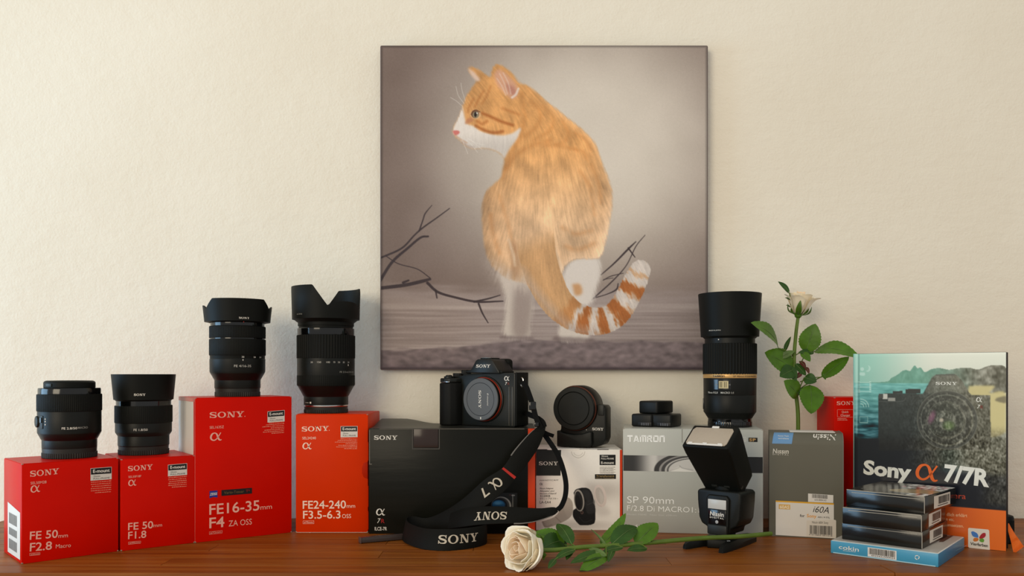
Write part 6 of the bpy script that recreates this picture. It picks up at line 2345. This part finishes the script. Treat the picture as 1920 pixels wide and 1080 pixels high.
    # orange band
    yb = 730
    m = smooth01(Y, yb - 1.5, yb + 1.5)
    oc = np.array((184, 62, 22.0)) * (1 - smooth01(X, 250, 680)[..., None]) + np.array((232, 112, 34.0)) * smooth01(X, 250, 680)[..., None]
    p.a = p.a * (1 - m[..., None]) + oc * m[..., None]
    return p.a


raster('printed_cover', bf, paint_cover(), 0.0004, BW - .0004, 0.0004, BH - .0004, print_mat('laminated_cover', 0.22), book, 0.0003)


def z8(x, y):
    return (1540 + x * .4073, 640 + y * .4074)


def bp(off=.0007):
    return Print(bf, off)


p = bp()
V2, F2, w2 = SLAB
p.word(SLAB, z8(527, 200), z8(625, 201), 5.6)
p.word(ALPHA, z8(713, 278), z8(741, 279), 8.4)
p.word(glyph_text('7', .01, .25), z8(717, 308), z8(731, 309), 6.8)
p.word(glyph_text('Sony', .04), z8(193, 608), z8(413, 634), 25)
p.word(glyph_text('7/7R', .04), z8(562, 640), z8(773, 668), 30)
p.build('title_lettering', mat('cover_white', (224, 224, 214), 0.4), book)
bp().word(ALPHA, z8(432, 632), z8(536, 645), 29).build('title_emblem', mat('cover_orange', (222, 98, 30), 0.4), book)
p = bp()
p.word('R', z8(732, 310), z8(746, 311), 6.4)
p.build('title_lettering', mat('cover_red', (130, 50, 44), 0.4), book)
bp().word('era', z8(609, 721), z8(665, 726), 10.5).build('subtitle_lettering', mat('cover_salmon', (196, 70, 44), 0.4), book)
p = bp()
p.word(glyph_text('dlich erklärt', .01), z8(577, 803), z8(672, 809), 6.2)
p.word(glyph_text('n etc.', .01), z8(575, 824), z8(612, 827), 5.6)
p.word(glyph_text('umsetzen.', .01), z8(575, 850), z8(656, 857), 5.6)
p.build('blurb_lettering', mat('cover_pale_orange', (240, 196, 150), 0.4), book)
bp(.0006).poly(z8(680, 858), z8(768, 866), z8(773, 871), z8(776, 958), z8(772, 963), z8(680, 949), z8(676, 944), z8(676, 862)).build('logo_field', M_paper, book)
for nm, pts, cc in (('blue_wing', [(690, 876), (700, 874), (718, 884), (723, 898), (720, 903), (700, 898), (692, 886)], (66, 122, 200)), ('red_wing', [(756, 882), (757, 894), (748, 904), (730, 908), (728, 900), (738, 886), (748, 881)], (170, 30, 44)),
                    ('orange_wing', [(704, 904), (718, 904), (724, 910), (720, 918), (706, 921), (699, 914)], (208, 116, 40)), ('green_wing', [(728, 910), (742, 906), (750, 914), (746, 924), (735, 923), (728, 917)], (96, 160, 52))):
    q = [z8(*t_) for t_ in pts]
    q = [(a_[0], a_[1]) for a_ in catmull(q + [q[0]], 4)[:-1]]
    bp(.0009).poly(*q).build(nm, mat('logo_' + nm, cc, 0.4), book)
bp(.0009).word(glyph_text('Vierfarben', .02), z8(686, 936), z8(767, 947), 5.6).build('logo_lettering', M_ink, book)
# ribbon bookmark with a frayed end
rb = Ribbon([vp(1889, 982, 1.094), vp(1893, 992, 1.092), vp(1899, 1006, 1.085), vp(1905, 1019, 1.075), vp(1910, 1032, 1.067)], [Vector((.0022, .001, .0005)), Vector((.003, .001, .001)), Vector((.0042, .001, .0018)), Vector((.0056, .001, .003)), Vector((.0068, .0012, .0042))], 6)
M_ribbon = mat('orange_ribbon', (226, 104, 24), 0.5, bump=.0004, bscale=900)
rib = rb.build('ribbon_bookmark', M_ribbon, book, .0008)
g = G()
for i in range(16):
    t_ = -1 + 2 * i / 15
    a_ = rb.at(rb.l[-1] * .55, t_ * .95, .0006)
    b_ = rb.at(rb.l[-1] * .97, t_, .0006)
    e_ = np.array(b_) + np.array((random.uniform(-.001, .001), -.0006, -random.uniform(.0005, .003)))
    e_[2] = max(e_[2], .0006)
    g.tube([a_, b_, e_], [.0003, .0003, .0002], 5)
tag(g.build('frayed_threads', M_ribbon, rib, world=True), kind='stuff')

# small black round thing behind the book
kn = empty('black_cap', tp(1885, 1004, 0) + Vector((0, 0, 0)), 0, 'small rounded black cap peeking out behind the lower right of the book', 'cap')
kx = vp(1886, 974.5, 1.125)
kn.location = (kx.x, kx.y, 0)
ROOTM[kn] = Matrix.Translation((kx.x, kx.y, 0))
G().lathe([(.006, 0), (.0095, .002), (.0095, .034), (.0085, .0365), (.004, .038)], 36).build('cap_body', M_matte, kn)
G().lathe([(.0097, .010), (.0098, .011), (.0098, .030), (.0097, .031)], 40, ribs=36, depth=.0004).build('cap_knurl', M_rubber, kn)


# ------------------------------------------------------------------ flat filter boxes
def z9(x, y):
    return (1550 + x / 6.0, 890 + y / 6.0)


M_blue = mat('cyan_carton', (70, 150, 182), 0.3, var=.04, vscale=20)
Kb = Carton('filter_carton', 'flat light blue carton with white top under the three black ones', 'box', tp(1557.5, 1036.7), tp(1759.5, 1064), 0.130, 0.0160, [M_blue, M_blue, mat('deep_blue_side', (44, 116, 152), 0.3), M_paper], group='filter cartons', lid=False)
hK = Kb.h
mk('top_sheet', *rbox((0, 0, hK + .0001), (Kb.w - .003, Kb.depth - .003, .0006), .0002, 1), mat('pale_top', (196, 190, 180), 0.35), Kb.root)
Print(Kb.top, .0006).poly(z9(1260, 760), z9(1330, 690), z9(1430, 690), z9(1310, 762)).build('brown_print', mat('brown_field', (96, 66, 54), 0.4), Kb.root)
p = Kb.pr()
p.word(glyph_text('cokin', .010), z9(137, 832), z9(362, 866), 7.4)
p.micro(z9(185, 855), z9(325, 872), .9, 2)
p.build('lettering', M_white, Kb.root)
Kb.pr(off=.0002).poly(z9(462, 815), z9(786, 858), z9(786, 962), z9(462, 918)).build('barcode_field', M_paper, Kb.root)
p = Kb.pr(off=.0004).bars(z9(478, 893), z9(775, 930), z9(775, 862), z9(478, 824), 46, 4)
p.word('4933432500024', z9(500, 917), z9(770, 950), 3.0)
p.build('barcode', M_ink, Kb.root)
p = Kb.pr(off=.0003)
for k in range(3):
    an = math.radians(90 + 120 * k)
    an2 = math.radians(90 + 120 * (k + 1))
    c0 = (1018 + 24 * math.cos(an - .5), 930 - 22 * math.sin(an - .5))
    c1 = (1018 + 24 * math.cos(an + .5), 930 - 22 * math.sin(an + .5))
    c2 = (1018 + 24 * math.cos(an2 - .9), 930 - 22 * math.sin(an2 - .9))
    p.line([z9(*c0), z9(*c1), z9(*c2)], .0009)
p.build('recycling_mark', M_white, Kb.root)
Print(Kb.right, .0003).line([z9(1450, 855), z9(1570, 795)], .0005).build('side_line', mat('pale_blue_print', (140, 186, 200), 0.4), Kb.root)
g = G()
g.rbox((0, -Kb.depth / 2 + .0003, .0008), (Kb.w - .006, .0012, .0012), .0003, seg=1)
g.rbox((0, -Kb.depth / 2 + .0003, hK - .0003), (Kb.w - .004, .0010, .0008), .0002, seg=1)
g.each('fold_edge', mat('pale_blue_edge', (176, 206, 212), 0.35), Kb.root)

M_bx = mat('gloss_black_carton', (20, 20, 17), 0.16, spec=.4, var=.05, vscale=30, bump=.0002, bscale=40)
M_fold = mat('fold_edge_grey', (176, 168, 152), 0.35)


def black_box(bl, br, z, depth, h, label, lab_px, seed, brown=False):
    c = Carton('filter_carton', label, 'box', bl, br, depth, h, [M_bx] * 4, z=z, group='filter cartons', lid=False)
    g_ = G()
    g_.rbox((0, -depth / 2 + .0003, h - .0003), (c.w - .001, .0012, .0008), .0002, seg=1)
    g_.rbox((.001, -depth / 2 - .0001, h - .0032), (c.w - .012, .0006, .0006), .0001, seg=1)
    g_.rbox((c.w / 2 - .0002, -depth / 2 + .0002, h / 2), (.0007, .0009, h - .001), .0002, seg=1)
    g_.each('fold_edge', M_fold, c.root)
    f = c.right
    a0_, b0_2 = .018, .0028
    q = [(depth * .28, .0026), (depth * .80, .0026), (depth * .80, h - .0026), (depth * .28, h - .0026)]
    pr_ = Print(f, .0002)
    pr_._add(q, [(0, 1, 2, 3)])
    pr_.build('barcode_label', mat('label_cream', (214, 204, 188), 0.45), c.root)
    pr_ = Print(f, .0004)
    rr2 = random.Random(seed)
    x_ = depth * .42
    while x_ < depth * .76:
        w_ = rr2.choice((.0004, .0008, .0012))
        pr_._add([(x_, .0070), (x_ + w_, .0070), (x_ + w_, h - .0046), (x_, h - .0046)], [(0, 1, 2, 3)])
        x_ += w_ + rr2.choice((.0005, .0009))
    pr_._add([(depth * .40, .0045), (depth * .72, .0045), (depth * .72, .0056), (depth * .40, .0056)], [(0, 1, 2, 3)])
    pr_.build('barcode', mat('brown_bars', (96, 66, 52), 0.5) if brown else mat('dim_ink', (70, 66, 62), 0.5), c.root)
    return c


zk = .0160 + .0006
N1 = black_box(tp(1578.5, 1010.5, zk), tp(1729, 1030.0, zk), zk, .106, .0205, 'lowest of three stacked flat black cartons, lying on the light blue one', None, 1)
zk2 = zk + .0207
N2 = black_box(tp(1579.5, 981.5, zk2), tp(1728, 998.5, zk2), zk2, .106, .0205, 'middle one of three stacked flat black cartons', None, 2, True)
zk3 = zk2 + .0207
N3 = black_box(tp(1586.5, 947.6, zk3), tp(1733.5, 964.0, zk3), zk3, .112, .0205, 'topmost flat black carton, with coloured picture and tan oval on its lid', None, 3)


def paint_lid():
    q = Paint(0, 0, 100, 112, 90, 100, (22, 22, 22))
    n = q.noise(1.6, seed=3)
    q.put(smooth01(q.X + .3 * (112 - q.Y), 60, 80) * 1.0, (190, 188, 180))
    q.mul(1 + .35 * n * smooth01(q.X + .3 * (112 - q.Y), 60, 80))
    q.put(smooth01(q.noise(2.2, seed=7), .9, 1.4) * smooth01(q.X, 30, 46) * smooth01(q.Y, 60, 30), (206, 200, 196))
    q.put(smooth01(q.noise(2.2, seed=8), 1.2, 1.6) * smooth01(q.X, 35, 46) * smooth01(q.Y, 70, 30), (190, 70, 110))
    q.put(smooth01(q.noise(1.4, seed=9), 1.6, 1.9) * smooth01(q.X, 60, 20) * .7, (180, 178, 170))
    q.put(q.ell(74, 72, 34, 22, 1.2, -.3), (40, 36, 30))
    q.put(q.ell(74, 72, 32.5, 20.5, 1, -.3), (158, 140, 104))
    return q.a


raster('lid_picture', N3.top, paint_lid(), .0008, N3.w - .0008, .0008, N3.depth - .0008, print_mat('gloss_lid_print', 0.2), N3.root, .0003)

# dark bar on the table at the corner of the black carton
c0, c1 = tp(677, 1019), tp(770, 1011)
uu = (c1 - c0).normalized()
bar = empty('plastic_bar', (c0 + c1) / 2, math.atan2(uu.y, uu.x), 'short flat dark plastic bar on the table left of the strap loop', 'bar')
Lb = (c1 - c0).length
mk('bar_body', *rbox((0, 0.003, .0042), (Lb, .011, .0068), .0012), mat('smoky_plastic', (66, 58, 56), 0.25), bar)
mk('bar_end', *rbox((-Lb / 2 - .0006, 0.003, .0042), (.0016, .0116, .0078), .0006), mat('smoky_plastic_end', (84, 70, 66), 0.3), bar)
mk('bar_ridge', *rbox((0, -.0020, .0079), (Lb - .006, .0012, .0009), .0003), mat('smoky_plastic_end', (84, 70, 66), 0.3), bar)
